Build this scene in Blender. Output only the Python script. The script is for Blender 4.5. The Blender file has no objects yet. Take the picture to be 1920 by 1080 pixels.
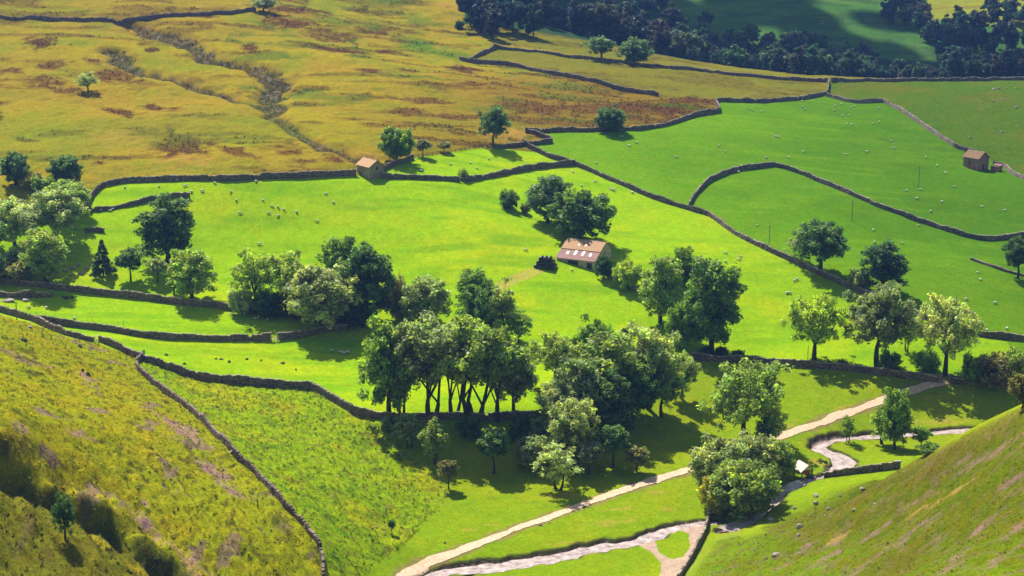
import bpy, bmesh, math, random
import numpy as np
from mathutils import Vector, Matrix
random.seed(7)
rng = np.random.default_rng(7)
R = math.radians
scene = bpy.context.scene
COL = scene.collection
PI = math.pi

# ------------------------------------------------------------------ camera
CAMZ = 150.0
PITCH = R(14.0)
HFOV = R(32.0)
FPX = 960.0 / math.tan(HFOV / 2)
cam_d = bpy.data.cameras.new('camera')
cam_d.sensor_width = 36.0
cam_d.angle = HFOV
cam_d.clip_start = 0.5
cam_d.clip_end = 9000
cam = bpy.data.objects.new('camera', cam_d)
cam.location = (0, 0, CAMZ)
cam.rotation_euler = (PI / 2 - PITCH, 0, 0)
COL.objects.link(cam)
scene.camera = cam
cP, sP = math.cos(PITCH), math.sin(PITCH)

def ray(u, v):
    a = (u - 960.0) / FPX
    b = -(v - 540.0) / FPX
    return np.array([a, cP + b * sP, -sP + b * cP])

def at_z(u, v, z):
    d = ray(u, v)
    t = (z - CAMZ) / d[2]
    return (d[0] * t, d[1] * t, z)

def at_d(u, v, D):
    d = ray(u, v)
    t = D / d[1]
    return (d[0] * t, D, CAMZ + d[2] * t)

def project(x, y, z):
    zz = z - CAMZ
    f = y * cP - zz * sP
    up = y * sP + zz * cP
    return 960 + FPX * x / f, 540 - FPX * up / f

# ------------------------------------------------------------------ noise
def vnoise(x, y, seed=0):
    xi = np.floor(x).astype(np.int64); yi = np.floor(y).astype(np.int64)
    fx = x - xi; fy = y - yi
    fx = fx * fx * (3 - 2 * fx); fy = fy * fy * (3 - 2 * fy)
    def h(a, b):
        n = (a * 374761393 + b * 668265263 + seed * 1442695041) & 0xFFFFFFFF
        n = ((n ^ (n >> 13)) * 1274126177) & 0xFFFFFFFF
        n = (n ^ (n >> 16)) & 0xFFFF
        return n / 65535.0
    a = h(xi, yi); b = h(xi + 1, yi); c = h(xi, yi + 1); d = h(xi + 1, yi + 1)
    return a + (b - a) * fx + (c - a) * fy + (a - b - c + d) * fx * fy

def fbm(x, y, seed=0, octv=4, gain=0.5):
    s = np.zeros_like(x); amp = 1.0; tot = 0.0; f = 1.0
    for o in range(octv):
        s += amp * vnoise(x * f + 17.3 * o, y * f - 9.1 * o, seed + o * 31)
        tot += amp; amp *= gain; f *= 2.03
    return s / tot          # 0..1

def sstep(a, b, x):
    t = np.clip((x - a) / (b - a), 0, 1)
    return t * t * (3 - 2 * t)

def in_poly(u, v, poly):
    inside = np.zeros(u.shape, bool)
    n = len(poly)
    for i in range(n):
        x1, y1 = poly[i]; x2, y2 = poly[(i + 1) % n]
        if y1 == y2: continue
        c = ((y1 > v) != (y2 > v)) & (u < (x2 - x1) * (v - y1) / (y2 - y1) + x1)
        inside ^= c
    return inside

def dist_poly(x, y, pts):
    """distance to a polyline and the arc parameter, only evaluated near it"""
    d = np.full(x.shape, 1e9)
    for (x1, y1), (x2, y2) in zip(pts[:-1], pts[1:]):
        dx, dy = x2 - x1, y2 - y1
        L = dx * dx + dy * dy + 1e-9
        t = np.clip(((x - x1) * dx + (y - y1) * dy) / L, 0, 1)
        d = np.minimum(d, np.hypot(x - x1 - t * dx, y - y1 - t * dy))
    return d

# ------------------------------------------------------------------ terrain control points
Z, Dp = at_z, at_d
CP = [
 # valley floor and stream
 Z(800,1075,0.2), Z(960,1055,0), Z(1100,1030,0), Z(1250,1000,0), Z(1380,970,0.2), Z(1480,915,0.4), Z(1560,870,0.8),
 Z(1600,815,1.6), Z(1720,812,2), Z(1860,800,2.6), Z(1400,930,.6), Z(1150,1000,.4), Z(950,1030,.6), Z(1100,1075,0),
 Z(1270,1078,0.2), Z(1640,860,1.0), Z(1690,850,1.3),
 Z(850,1040,1.2), Z(1000,985,1.2), Z(1100,945,1.2), Z(1200,910,1.5), Z(1300,880,2), Z(1470,815,3), Z(1560,785,4),
 Z(1650,755,5.5), Z(1775,715,8), Z(1900,770,4), Z(1400,760,4.5), Z(1350,800,3.2), Z(1500,730,6.5),
 Z(800,930,2.2), Z(1000,920,1.5), Z(1200,862,2.2), Z(1320,770,4.5),
 # wall line under the big trees and right
 Z(1300,672,9), Z(1500,686,8.6), Z(1700,706,8.2), Z(1920,728,8), Z(690,780,9.5), Z(850,786,9.5), Z(1030,783,9),
 Z(1150,745,8.6), Z(1230,705,8.8), Z(760,830,6.2), Z(920,835,5.5), Z(1060,835,4.8), Z(1180,800,4.8),
 # centre field
 Z(1090,500,22), Z(700,500,22), Z(900,600,15.5), Z(1100,610,14), Z(1300,560,17), Z(880,420,30.5), Z(500,440,27.5), Z(1010,390,30),
 Z(690,330,40), Z(400,337,40), Z(195,348,37.5), Z(165,395,33), Z(850,338,37.5), Z(130,440,29), Z(1200,440,25), Z(300,480,24.5),
 Z(740,690,11), Z(1000,690,11), Z(450,660,13.2),
 # right fields
 Z(1290,390,28), Z(1078,308,36), Z(985,270,40), Z(1600,543,18), Z(1920,640,13), Z(1440,470,23), Z(1450,312,31), Z(1835,310,25),
 Z(1850,450,18), Z(1640,385,25), Z(1920,540,15.5), Z(1920,345,23), Z(1550,178,38), Z(1350,205,40.5), Z(1655,192,37), Z(1790,275,29),
 Z(1920,240,30), Z(1200,243,41), Z(1400,250,36), Z(1600,620,12.5), Z(1450,600,13.5),
 # brow
 Z(1555,153,40.5), Z(1740,151,37), Z(1920,150,34), Z(1250,128,48), Z(1100,108,51), Z(930,90,55), Z(870,70,57.5), Z(1235,180,43.5), Z(880,116,52),
 # moor
 Z(0,200,49), Z(0,34,70), Z(330,30,70), Z(480,20,71), Z(480,150,53.5), Z(700,250,45.5), Z(640,285,43.5), Z(700,20,67), Z(860,5,66), Z(250,270,44), Z(30,330,40),
 Z(250,120,58), Z(700,120,56.5),
 Dp(0,-60,960), Dp(400,-60,970), (-160,1300,130), (0,1350,120), (-420,1350,140), (-400,900,95), (-330,650,55), (-350,500,60), (-500,1000,120), (-250,520,36),
 (-300,1800,190), (100,1900,180), (-700,1500,180),
 # left fields
 Z(0,528,22), Z(100,540,20.5), Z(450,582,17.5), Z(600,598,16.3), Z(0,556,20.3), Z(200,618,16), Z(400,636,14.6), Z(600,622,14.6),
 Z(0,582,18.8), Z(150,630,16.6), Z(260,668,15.2), Z(400,712,12), Z(580,728,10.3),
 # left slope
 Z(260,692,15.8), Z(350,765,18), Z(437,850,18.5), Z(530,945,16), Z(600,1030,12.5), Z(607,1080,10.5), Z(700,900,6), Z(560,800,9.5), Z(640,1075,6.5), Z(500,760,11.5), Z(760,1000,2.6),
 Z(680,990,6.4), Z(760,1085,1.8),
 Z(60,615,22), Z(0,602,27), Z(100,648,28), Z(0,700,38), Z(200,800,32), Z(350,900,22.5), Z(500,1050,15.5), Z(180,700,22.5), Z(100,760,35),
 Z(0,787,45), Z(187,907,34), Z(333,1053,20.5),
 Dp(0,908,317.5), Dp(115,978,317), Dp(230,1040,313), Dp(60,945,317), Z(100,848,39.6), Z(260,983,27.6), Z(45,817,42.5),
 Dp(0,922,286), Dp(120,1001,281), Dp(210,1082,276), Dp(0,1080,262), Dp(100,1085,262),
 (-87,306,30.5), (-72,304,25), (-60,302,19.5), (-48,296,14), (-100,308,36), (-80,298,33), (-66,296,26.5),
 (-150,260,62), (-190,330,70), (-200,420,58), (-210,240,90), (-40,250,18), (-160,380,52),
 # right slope
 Z(1300,1060,3), Z(1400,1000,4), Z(1500,935,5), Z(1610,905,11), Z(1700,905,21), Z(1600,1000,20.5), Z(1800,1000,39), Z(1920,1000,52),
 Z(1920,850,50), Z(1800,900,36), Z(1500,1080,19), Z(1700,1080,35), Z(1920,1085,58), Z(1920,779,49), Z(1800,829,39.6), Z(1700,869,28.5),
 (105,352,33), (100,385,12), (95,415,3.5), (125,400,13), (130,370,27), (160,400,19), (150,440,8), (200,330,80), (220,250,100), (230,400,62), (200,450,20), (240,520,14), (170,500,8),
 (87.5,352,26.5), (92.7,372,15), (98.6,395,6.5), (104,345,35), (111.7,370,23.5), (101,360,27), (108,385,16), (115,410,7.5), (76.8,352,19), (81.4,372,9.5), (70,372,6), (40,280,14), (90,220,52), (0,260,4), (20,300,1),
 # towards the viewpoint
 (0,0,148), (0,40,112), (0,100,66), (0,180,24), (60,120,84), (-60,120,88), (130,60,140), (-130,60,150), (-160,160,110), (150,160,100), (0,-60,175),
 # hidden vale and far hill
 (-30,985,60), (40,975,44), (60,940,46), (130,905,37), (220,930,29), (300,960,25), (120,960,30), (220,1000,20), (40,1040,28), (330,1040,17), (100,1050,18), (-40,1080,52), (160,1060,18),
 Dp(1500,112,1100), Dp(1500,60,1150), Dp(1500,0,1210), Dp(1100,60,1120), Dp(1100,0,1180), Dp(1900,100,1110), Dp(1900,40,1175), Dp(1750,0,1250), Dp(1250,-60,1260),Dp(1800,-70,1340),
 (0,1500,150), (300,1500,130), (600,1300,90), (500,1900,190), (600,1000,40), (500,700,30), (400,600,22), (900,1500,160), (900,700,80), (700,400,110), (-900,800,170), (-800,300,200), (500,200,180), (-500,200,180),
 (0,2600,230), (900,2600,230), (-900,2600,240),
]
CP = np.array(CP, float)
SC = 100.0
def tps(r2):
    return np.where(r2 < 1e-12, 0.0, 0.5 * r2 * np.log(np.maximum(r2, 1e-12)))
def fit_rbf(P, lam=0.002):
    X = P[:, :2] / SC
    n = len(X)
    r2 = ((X[:, None, :] - X[None, :, :]) ** 2).sum(-1)
    A = np.zeros((n + 3, n + 3))
    A[:n, :n] = tps(r2) + lam * np.eye(n)
    A[:n, n] = 1; A[:n, n + 1:] = X
    A[n, :n] = 1; A[n + 1:, :n] = X.T
    b = np.zeros(n + 3); b[:n] = P[:, 2]
    return X, np.linalg.solve(A, b)
RX, RW = fit_rbf(CP)
def rbf(x, y):
    sh = x.shape
    x = x.ravel() / SC; y = y.ravel() / SC
    out = np.empty_like(x)
    n = len(RX)
    for s in range(0, len(x), 60000):
        xs = x[s:s + 60000]; ys = y[s:s + 60000]
        r2 = (xs[:, None] - RX[:, 0]) ** 2 + (ys[:, None] - RX[:, 1]) ** 2
        out[s:s + 60000] = tps(r2) @ RW[:n] + RW[n] + RW[n + 1] * xs + RW[n + 2] * ys
    return out.reshape(sh)

# ------------------------------------------------------------------ polar ground grid
az_in = np.linspace(R(-17.6), R(17.6), 1060)
az_out = R(17.6) + np.cumsum(np.linspace(0.0008, 0.05, 46))
AZ = np.concatenate([-az_out[::-1], az_in, az_out])
DS = np.concatenate([np.linspace(3, 225, 70, endpoint=False), np.arange(225, 560, 0.62), np.arange(560, 760, 0.85),
                     np.arange(760, 1330, 1.7), np.linspace(1330, 2900, 60)])
NA, ND = len(AZ), len(DS)
GX = np.sin(AZ)[None, :] * DS[:, None]
GY = np.cos(AZ)[None, :] * DS[:, None]
GZ = rbf(GX, GY)
GZ = np.maximum(GZ, -3 + 0 * GZ)

def col_profile(az):
    j = np.clip(np.searchsorted(AZ, az) - 1, 0, NA - 2)
    t = (az - AZ[j]) / (AZ[j + 1] - AZ[j])
    return GZ[:, j] * (1 - t) + GZ[:, j + 1] * t
def hit(u, v, dmin=225.0):
    """where the sight line of a photo pixel meets the ground"""
    d = ray(u, v)
    az = math.atan2(d[0], d[1]); hl = math.hypot(d[0], d[1])
    zz = col_profile(az)
    line = CAMZ + d[2] / hl * DS
    ok = (DS >= dmin) & (line <= zz)
    i = int(np.argmax(ok)) if ok.any() else ND - 2
    f0 = line[i - 1] - zz[i - 1]; f1 = line[i] - zz[i]
    t = f0 / (f0 - f1) if f0 != f1 else 0
    D = DS[i - 1] + (DS[i] - DS[i - 1]) * t
    return np.array([math.sin(az) * D, math.cos(az) * D, CAMZ + d[2] / hl * D])
def ground(x, y):
    az = math.atan2(x, y); D = math.hypot(x, y)
    i = int(np.clip(np.searchsorted(DS, D) - 1, 0, ND - 2)); j = int(np.clip(np.searchsorted(AZ, az) - 1, 0, NA - 2))
    s = (D - DS[i]) / (DS[i + 1] - DS[i]); t = (az - AZ[j]) / (AZ[j + 1] - AZ[j])
    return float((GZ[i, j] * (1 - t) + GZ[i, j + 1] * t) * (1 - s) + (GZ[i + 1, j] * (1 - t) + GZ[i + 1, j + 1] * t) * s)
def mpp(p):
    """metres per photo pixel at a point"""
    f = p[1] * cP - (p[2] - CAMZ) * sP
    return f / FPX
def world_line(px, step=None):
    P = [hit(u, v)[:2] for u, v in px]
    P = [Vector(p) for p in P]
    if step is None: return P
    out = []
    n = len(P)
    for i in range(n - 1):
        p0 = P[max(i - 1, 0)]; p1 = P[i]; p2 = P[i + 1]; p3 = P[min(i + 2, n - 1)]
        L = (p2 - p1).length
        k = max(1, int(L / step))
        for q in range(k):
            t = q / k
            a = 0.5 * ((2 * p1) + (-p0 + p2) * t + (2 * p0 - 5 * p1 + 4 * p2 - p3) * t * t + (-p0 + 3 * p1 - 3 * p2 + p3) * t ** 3)
            b = p1.lerp(p2, t)
            out.append(a.lerp(b, 0.5))
    out.append(P[-1])
    return out
# ------------------------------------------------------------------ object helpers
def tag(o, label=None, cat=None, group=None, kind=None):
    if label: o['label'] = label
    if cat: o['category'] = cat
    if group: o['group'] = group
    if kind: o['kind'] = kind
    return o
def link(o, parent=None):
    COL.objects.link(o)
    if parent: o.parent = parent
    return o
def empty(name, loc, rz=0.0):
    o = bpy.data.objects.new(name, None)
    o.empty_display_size = 0.3
    o.location = loc; o.rotation_euler = (0, 0, rz)
    return link(o)
def mesh_obj(name, verts, faces, mats, parent=None, smooth=False, midx=None):
    me = bpy.data.meshes.new(name)
    me.from_pydata([tuple(v) for v in verts], [], [tuple(f) for f in faces])
    for m in (mats if isinstance(mats, (list, tuple)) else [mats]): me.materials.append(m)
    if midx is not None: me.polygons.foreach_set('material_index', np.array(midx, np.int32))
    if smooth: me.polygons.foreach_set('use_smooth', np.ones(len(me.polygons), bool))
    me.update()
    return link(bpy.data.objects.new(name, me), parent)
def fast_mesh(name, V, F):
    """numpy verts (n,3) and quads (m,4)"""
    me = bpy.data.meshes.new(name)
    me.vertices.add(len(V)); me.vertices.foreach_set('co', np.ascontiguousarray(V, np.float32).ravel())
    me.loops.add(F.size); me.loops.foreach_set('vertex_index', np.ascontiguousarray(F, np.int32).ravel())
    me.polygons.add(len(F))
    me.polygons.foreach_set('loop_start', np.arange(0, F.size, F.shape[1], dtype=np.int32))
    me.update(calc_edges=True)
    return me
def set_col(me, rgb, name='tint'):
    a = me.color_attributes.new(name, 'FLOAT_COLOR', 'POINT')
    c = np.ones((len(rgb), 4), np.float32); c[:, :3] = rgb
    a.data.foreach_set('color', c.ravel())

# ------------------------------------------------------------------ node helpers
def new_mat(name):
    m = bpy.data.materials.new(name); m.use_nodes = True
    nt = m.node_tree
    return m, nt, nt.nodes['Principled BSDF'], nt.nodes['Material Output']
def N(nt, typ, **kw):
    n = nt.nodes.new(typ)
    for k, v in kw.items():
        if hasattr(n, k): setattr(n, k, v)
        else: n.inputs[k].default_value = v
    return n
def noise_node(nt, scale, detail=4, rough=0.55, coord=None, vec='Object'):
    n = N(nt, 'ShaderNodeTexNoise'); n.inputs['Scale'].default_value = scale
    n.inputs['Detail'].default_value = detail; n.inputs['Roughness'].default_value = rough
    tc = coord or N(nt, 'ShaderNodeTexCoord')
    nt.links.new(tc.outputs[vec], n.inputs['Vector'])
    return n
def ramp_node(nt, stops):
    r = N(nt, 'ShaderNodeValToRGB')
    cr = r.color_ramp
    while len(cr.elements) < len(stops): cr.elements.new(0.5)
    for e, (p, c) in zip(cr.elements, stops):
        e.position = p; e.color = (*c, 1)
    return r
def simple_mat(name, c1, c2, scale=3.0, rough=0.9, bump=0.3, dist=0.05, spec=0.3, detail=5):
    m, nt, b, o = new_mat(name)
    n = noise_node(nt, scale, detail)
    r = ramp_node(nt, [(0.3, c1), (0.7, c2)])
    nt.links.new(n.outputs['Fac'], r.inputs['Fac'])
    nt.links.new(r.outputs['Color'], b.inputs['Base Color'])
    b.inputs['Roughness'].default_value = rough
    b.inputs['Specular IOR Level'].default_value = spec
    if bump:
        bp = N(nt, 'ShaderNodeBump'); bp.inputs['Strength'].default_value = bump; bp.inputs['Distance'].default_value = dist
        nt.links.new(n.outputs['Fac'], bp.inputs['Height']); nt.links.new(bp.outputs['Normal'], b.inputs['Normal'])
    return m

# ------------------------------------------------------------------ carve stream, path, gullies
STREAM_UP = [((1700,808.5),(1700,815)),((1680,810),(1680,817)),((1640,813),(1640,821)),((1585,815),(1590,822)),((1540,818),(1567,827)),((1518,830),(1553,833)),((1528,843),(1562,847)),
             ((1556,855),(1585,856)),((1563,866),(1604,866)),((1555,876),(1600,874)),((1545,886),(1572,884)),((1528,894),(1548,893)),((1490,904),(1515,904)),((1452,922),(1478,922)),((1436,940),(1462,940)),
             ((1405,962),(1432,962)),((1385,978),(1408,980)),((1350,990),(1380,994))]
STREAM_LO = [((1345,975),(1345,981)),((1322,976),(1322,982)),((1275,981),(1280,991)),((1222,993),(1238,1007)),((1183,1007),(1198,1019)),((1100,1019),(1128,1030)),((1030,1034),(1072,1043)),((962,1050),(1000,1056)),
             ((885,1057),(925,1064)),((835,1064),(862,1070)),((800,1076),(822,1083)),((765,1094),(800,1100)),((720,1110),(770,1118))]
def mids(S): return [((a[0] + b[0]) / 2, (a[1] + b[1]) / 2) for a, b in S]
def halfw(S):
    return np.array([np.linalg.norm(hit(*a)[:2] - hit(*b)[:2]) / 2 for a, b in S])
streams = []
for S in (STREAM_UP, STREAM_LO):
    P = [hit(*m) for m in mids(S)]
    W = halfw(S)
    if S is STREAM_UP:           # the beck comes round behind the right-hand slope
        P = [np.array((x, y, z)) for x, y, z in (at_z(2050, 786, 3.8), at_z(1960, 795, 3.3), at_z(1890, 798.5, 3.1), at_z(1835, 801.5, 2.9), at_z(1770, 806.5, 2.6))] + P
        W = np.concatenate([[1.6, 1.6, 1.5, 1.4, 1.4], W])
    streams.append((np.array(P), W))
def smooth_chain(P, W, step=1.2):
    out = []; ws = []
    n = len(P)
    for i in range(n - 1):
        p0, p1, p2, p3 = P[max(i-1,0)], P[i], P[i+1], P[min(i+2,n-1)]
        k = max(1, int(np.linalg.norm(p2[:2] - p1[:2]) / step))
        for q in range(k):
            t = q / k
            c = 0.5*((2*p1)+(-p0+p2)*t+(2*p0-5*p1+4*p2-p3)*t*t+(-p0+3*p1-3*p2+p3)*t**3)
            out.append(c); ws.append(W[i]*(1-t)+W[i+1]*t)
    out.append(P[-1]); ws.append(W[-1])
    return np.array(out), np.array(ws)
PATH_PX = [(745,1096),(765,1080),(790,1062),(850,1037),(950,999),(1100,945),(1200,909),(1300,879),(1400,843),(1470,815),(1560,784),(1650,753),(1720,729),(1772,714)]
PATH_P = np.array([hit(*p) for p in PATH_PX])
path_c, path_w = smooth_chain(PATH_P, np.array([1.6]*3 + [1.25]*4 + [1.3]*3 + [1.45]*3 + [1.3]), 1.0)
near_px, near_py = GX, GY
band = (GY > 300) & (GY < 520) & (np.abs(GX) < 190)
bi = np.where(band)
bx, by = GX[bi], GY[bi]
def disc_field(x, y, c, w, reach=22.0):
    out = np.full(x.shape, 99.0)
    for s in range(0, len(c), 8):
        cc = c[s:s + 8]
        ids = np.where((x > cc[:, 0].min() - reach) & (x < cc[:, 0].max() + reach) & (y > cc[:, 1].min() - reach) & (y < cc[:, 1].max() + reach))[0]
        if not len(ids): continue
        xs, ys = x[ids], y[ids]; b = out[ids]
        for k in range(len(cc)): b = np.minimum(b, np.hypot(xs - cc[k, 0], ys - cc[k, 1]) - w[s + k])
        out[ids] = b
    return out
STREAM_D = np.full(GX.shape, 99.0)    # signed distance outside the bank, metres
wat = []
for P, W in streams:
    c, w = smooth_chain(P, W, 1.2)
    w = np.maximum(w, 1.0)
    wz = c[:, 2].copy()
    wz = np.convolve(np.pad(wz, 12, mode='edge'), np.ones(25) / 25, 'valid')
    wat.append((c, w, wz))
    best = disc_field(bx, by, c, w)
    STREAM_D[bi] = np.minimum(STREAM_D[bi], best)
wob = (fbm(GX * 0.35, GY * 0.35, 5, 3) - 0.5) * 2.2
SD = STREAM_D + wob * (STREAM_D < 20)
GZ = GZ - 1.15 * (1 - sstep(-0.6, 0.9, SD))
PATH_D = np.full(GX.shape, 99.0)
PATH_D[bi] = disc_field(bx, by, path_c, path_w)

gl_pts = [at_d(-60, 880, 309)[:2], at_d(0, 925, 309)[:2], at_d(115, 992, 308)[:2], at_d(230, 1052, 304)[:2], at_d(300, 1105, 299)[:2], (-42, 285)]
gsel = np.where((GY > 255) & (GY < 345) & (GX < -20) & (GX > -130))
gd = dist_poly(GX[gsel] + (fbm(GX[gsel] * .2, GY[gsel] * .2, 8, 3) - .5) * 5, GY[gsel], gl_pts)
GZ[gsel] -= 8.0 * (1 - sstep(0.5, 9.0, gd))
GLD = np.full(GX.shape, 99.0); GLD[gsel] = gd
# gravel branch + gullies
GULLY_A = [(200,97),(250,118),(300,132),(360,152),(410,170),(460,188),(500,206),(560,246),(610,268),(650,285),(690,297)]
GULLY_B = [(235,45),(290,62),(345,82),(400,108),(450,120),(495,132),(522,148),(527,168),(515,190),(512,208)]
moorband = (GY > 540) & (GY < 1000) & (GX < 60) & (GX > -330)
mi = np.where(moorband); mx, my = GX[mi], GY[mi]
GUL = np.full(GX.shape, 99.0)
g = np.full(mx.shape, 99.0)
jx = mx + (fbm(mx * .06, my * .06, 3, 3) - .5) * 14; jy = my + (fbm(mx * .06, my * .06, 4, 3) - .5) * 14
for gl, w in ((GULLY_A, 2.6), (GULLY_B, 4.2)):
    pts = [tuple(hit(*p)[:2]) for p in gl]
    g = np.minimum(g, dist_poly(jx, jy, pts) - w)
GUL[mi] = g
GZ = GZ - 2.6 * (1 - sstep(-2.5, 5.5, GUL))

# ------------------------------------------------------------------ zones (by where the field walls run)
GU, GV = project(GX, GY, GZ)
ragu = (fbm(GX * .12, GY * .12, 11, 4) - .5) * 46
ragv = (fbm(GX * .12, GY * .12, 12, 4) - .5) * 30
near_flag = GY < 352
P_MOOR = [(-4000,-3000),(872,-3000),(872,68),(1100,107),(1400,143),(1553,153),(1550,177),(1500,188),(1430,193),(1350,190),(1343,193),(1348,210),(1300,217),(1250,235),(1200,243),(1100,247),(985,248),(1035,266),(985,272),(925,277),(880,281),(820,291),(770,298),(745,308),
          (715,322),(667,329),(600,330),(420,337),(330,337),(240,340),(195,348),(175,365),(160,395),(120,425),(40,420),(-4000,560)]
P_ENCL = [(880,115),(930,89),(1000,97),(1100,109),(1250,127),(1400,142),(1555,152),(1550,177),(1430,193),(1350,190),(1235,180),(1150,165),(1060,143),(960,123)]
P_RIGHT = [(980,268),(1030,294),(1078,308),(1150,340),(1220,370),(1290,391),(1330,404),(1380,440),(1440,470),(1500,498),(1560,525),(1600,543),(1700,585),(1830,630),(1920,641),(4000,700),(4000,-200),(1553,151),(1550,177),(1350,190),(1348,210),(1250,235),(1100,247),(985,248),(1035,266)]
P_UPR = [(1550,178),(1600,192),(1655,192),(1700,215),(1760,255),(1790,275),(1830,288),(1880,312),(1920,340),(4000,700),(4000,100),(1553,151)]
P_VAL = [(600,1200),(600,1082),(700,1060),(760,1020),(800,980),(850,930),(830,900),(760,840),(700,784),(850,788),(1030,785),(1150,745),(1230,708),(1300,674),(1400,679),(1500,687),(1600,696),(1700,708),(1780,717),(1920,728),(4000,800),(4000,1400)]
P_TUSS = [(262,672),(340,701),(420,716),(500,723),(580,729),(620,749),(660,773),(700,786),(760,840),(830,900),(850,930),(800,980),(760,1020),(700,1060),(607,1200),(607,1080),(600,1030),(570,990),(530,945),(480,890),(437,850),(400,815),(350,765),(300,730),(258,695)]
P_LEFT = [(-4000,560),(-10,588),(60,606),(120,632),(185,646),(262,672),(258,695),(300,730),(350,765),(400,815),(437,850),(480,890),(530,945),(570,990),(600,1030),(607,1080),(607,2500),(-4000,2500)]
P_RHILL = [(1285,1100),(1345,1015),(1440,985),(1530,945),(1610,908),(1690,878),(1720,862),(1800,822),(1920,766),(4000,0),(4000,2500),(1285,2500)]
up, vp = GU + ragu * .35, GV + ragv * .3
moor = in_poly(GU, GV, P_MOOR) & (GY > 480)
encl = in_poly(GU, GV, P_ENCL) & (GY > 700)
right = in_poly(GU, GV, P_RIGHT) & (GY > 470)
upr = in_poly(GU, GV, P_UPR) & (GY > 600)
far = ((GY > 905) & (GX > -24) & (GV < 140)) | ((GX > 20) & (GY > 930))
val = in_poly(GU + ragu * .2, GV, P_VAL) & (GY > 300) & (GY < 500)
tuss = in_poly(up * .5 + GU * .5, GV, P_TUSS) & (GY > 290) & (GY < 480)
left = (in_poly(GU, GV, P_LEFT) | ((GX < -70) & (GY < 360)) | (GY < 270)) & (GY < 500) & (GX < 20)
rhill = ((in_poly(GU + ragu * .3, GV + ragv * .35, P_RHILL) & (GY < np.where(GX > 55, 396, 360 + np.maximum(0, 300 - GX * 6)))) | (GY < 300)) & ~left & (GX > -60)
rhill = rhill & (GY < 400)
val = val & ~rhill
moor = moor & ~far
# keep precedence far > moor > right...
zone = np.zeros(GX.shape, np.int8)          # 0 bright pasture
zone[(GX > 140) & (GY > 470)] = 2
zone[right] = 2; zone[upr] = 3; zone[moor] = 1; zone[encl] = 8; zone[far] = 4
zone[val] = 5; zone[tuss] = 6; zone[left] = 7; zone[rhill] = 9
zone[(GX < -230) & (GY > 480)] = 1
zone[(zone == 0) & (GY > 655)] = 8
zone[((zone == 2) | (zone == 0)) & (GY > 820) & (GV < 157)] = 8
Zm = {k: (zone == k) for k in range(10)}

# ------------------------------------------------------------------ relief
n1 = fbm(GX / 38, GY / 38, 21, 4) - .5
n2 = fbm(GX / 9, GY / 9, 22, 4) - .5
n3 = fbm(GX / 2.3, GY / 2.3, 23, 3) - .5
n4 = fbm(GX / 1.1, GY / 1.1, 24, 2) - .5
rough_z = Zm[1] * 1.0 + Zm[8] * .7 + Zm[3] * .7 + Zm[7] * 1.0 + Zm[9] * .75 + Zm[6] * 1.0 + Zm[4] * 1.0
relief = n1 * (1.2 + 2.6 * Zm[1]) + n2 * (.35 + 1.1 * rough_z) + n3 * (.06 + .42 * rough_z) + n4 * (0.02 + .16 * rough_z)
# low terraces across the pastures and grassy terracettes on the steep slopes
ter = np.sin((GZ + n1 * 7) * 1.7) * .10 * sstep(.4, .65, fbm(GX / 45, GY / 25, 27, 3)) * (Zm[0] + .8 * Zm[2])
# hillocky grass: cells stretched along the contour, each tussock throwing a little shade
gzx = np.gradient(GZ, axis=1) / np.maximum(np.hypot(np.gradient(GX, axis=1), np.gradient(GY, axis=1)), 1e-3)
tus = np.abs(vnoise(GX / 1.7 + n2 * 3, GY / 2.6 + n2 * 3, 31) - .5) * 2
tus2 = np.abs(vnoise(GX / .9 + n2 * 3, GY / 1.3, 32) - .5) * 2
tusr = (.5 - tus) * .55 + (.5 - tus2) * .25
relief = relief + tusr * (Zm[6] * .42 + Zm[7] * .60 + Zm[9] * .42 + Zm[1] * .35 + Zm[8] * .25 + Zm[3] * .3)
# slumped ribs low on the near slope
rib = np.sin((GX * .72 + GY * .45 + n2 * 2.5) * 1.75) * .55 * sstep(.32, .55, fbm(GX / 30, GY / 30, 41, 2)) * Zm[7] * (GY < 345)
flat = (1 - sstep(6, 1.5, PATH_D) * .85) * sstep(0, 2.5, STREAM_D)
relief = (relief + ter + rib) * (.25 + .75 * flat) * sstep(60, 180, GY)
GZ = GZ + relief
GZ_F = GZ

# ------------------------------------------------------------------ ground colours (what grows there)
def mixc(c, m, col):
    m = m[..., None]
    return c * (1 - m) + np.array(col) * m
C = np.zeros(GX.shape + (3,)) + np.array((.208, .345, .002))
nb = fbm(GX / 16, GY / 16, 51, 4); ns = fbm(GX / 3.0, GY / 3.0, 52, 3); nl = fbm(GX / 70, GY / 70, 53, 3)
ncont = fbm(GX / 26 + n1, GY / 5.0, 54, 4)
C = mixc(C, Zm[0] * sstep(.35, .70, nb) * .70, (.30, .365, .002))
C = mixc(C, Zm[0] * sstep(.48, .72, ncont) * .65, (.120, .265, .003))
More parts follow.
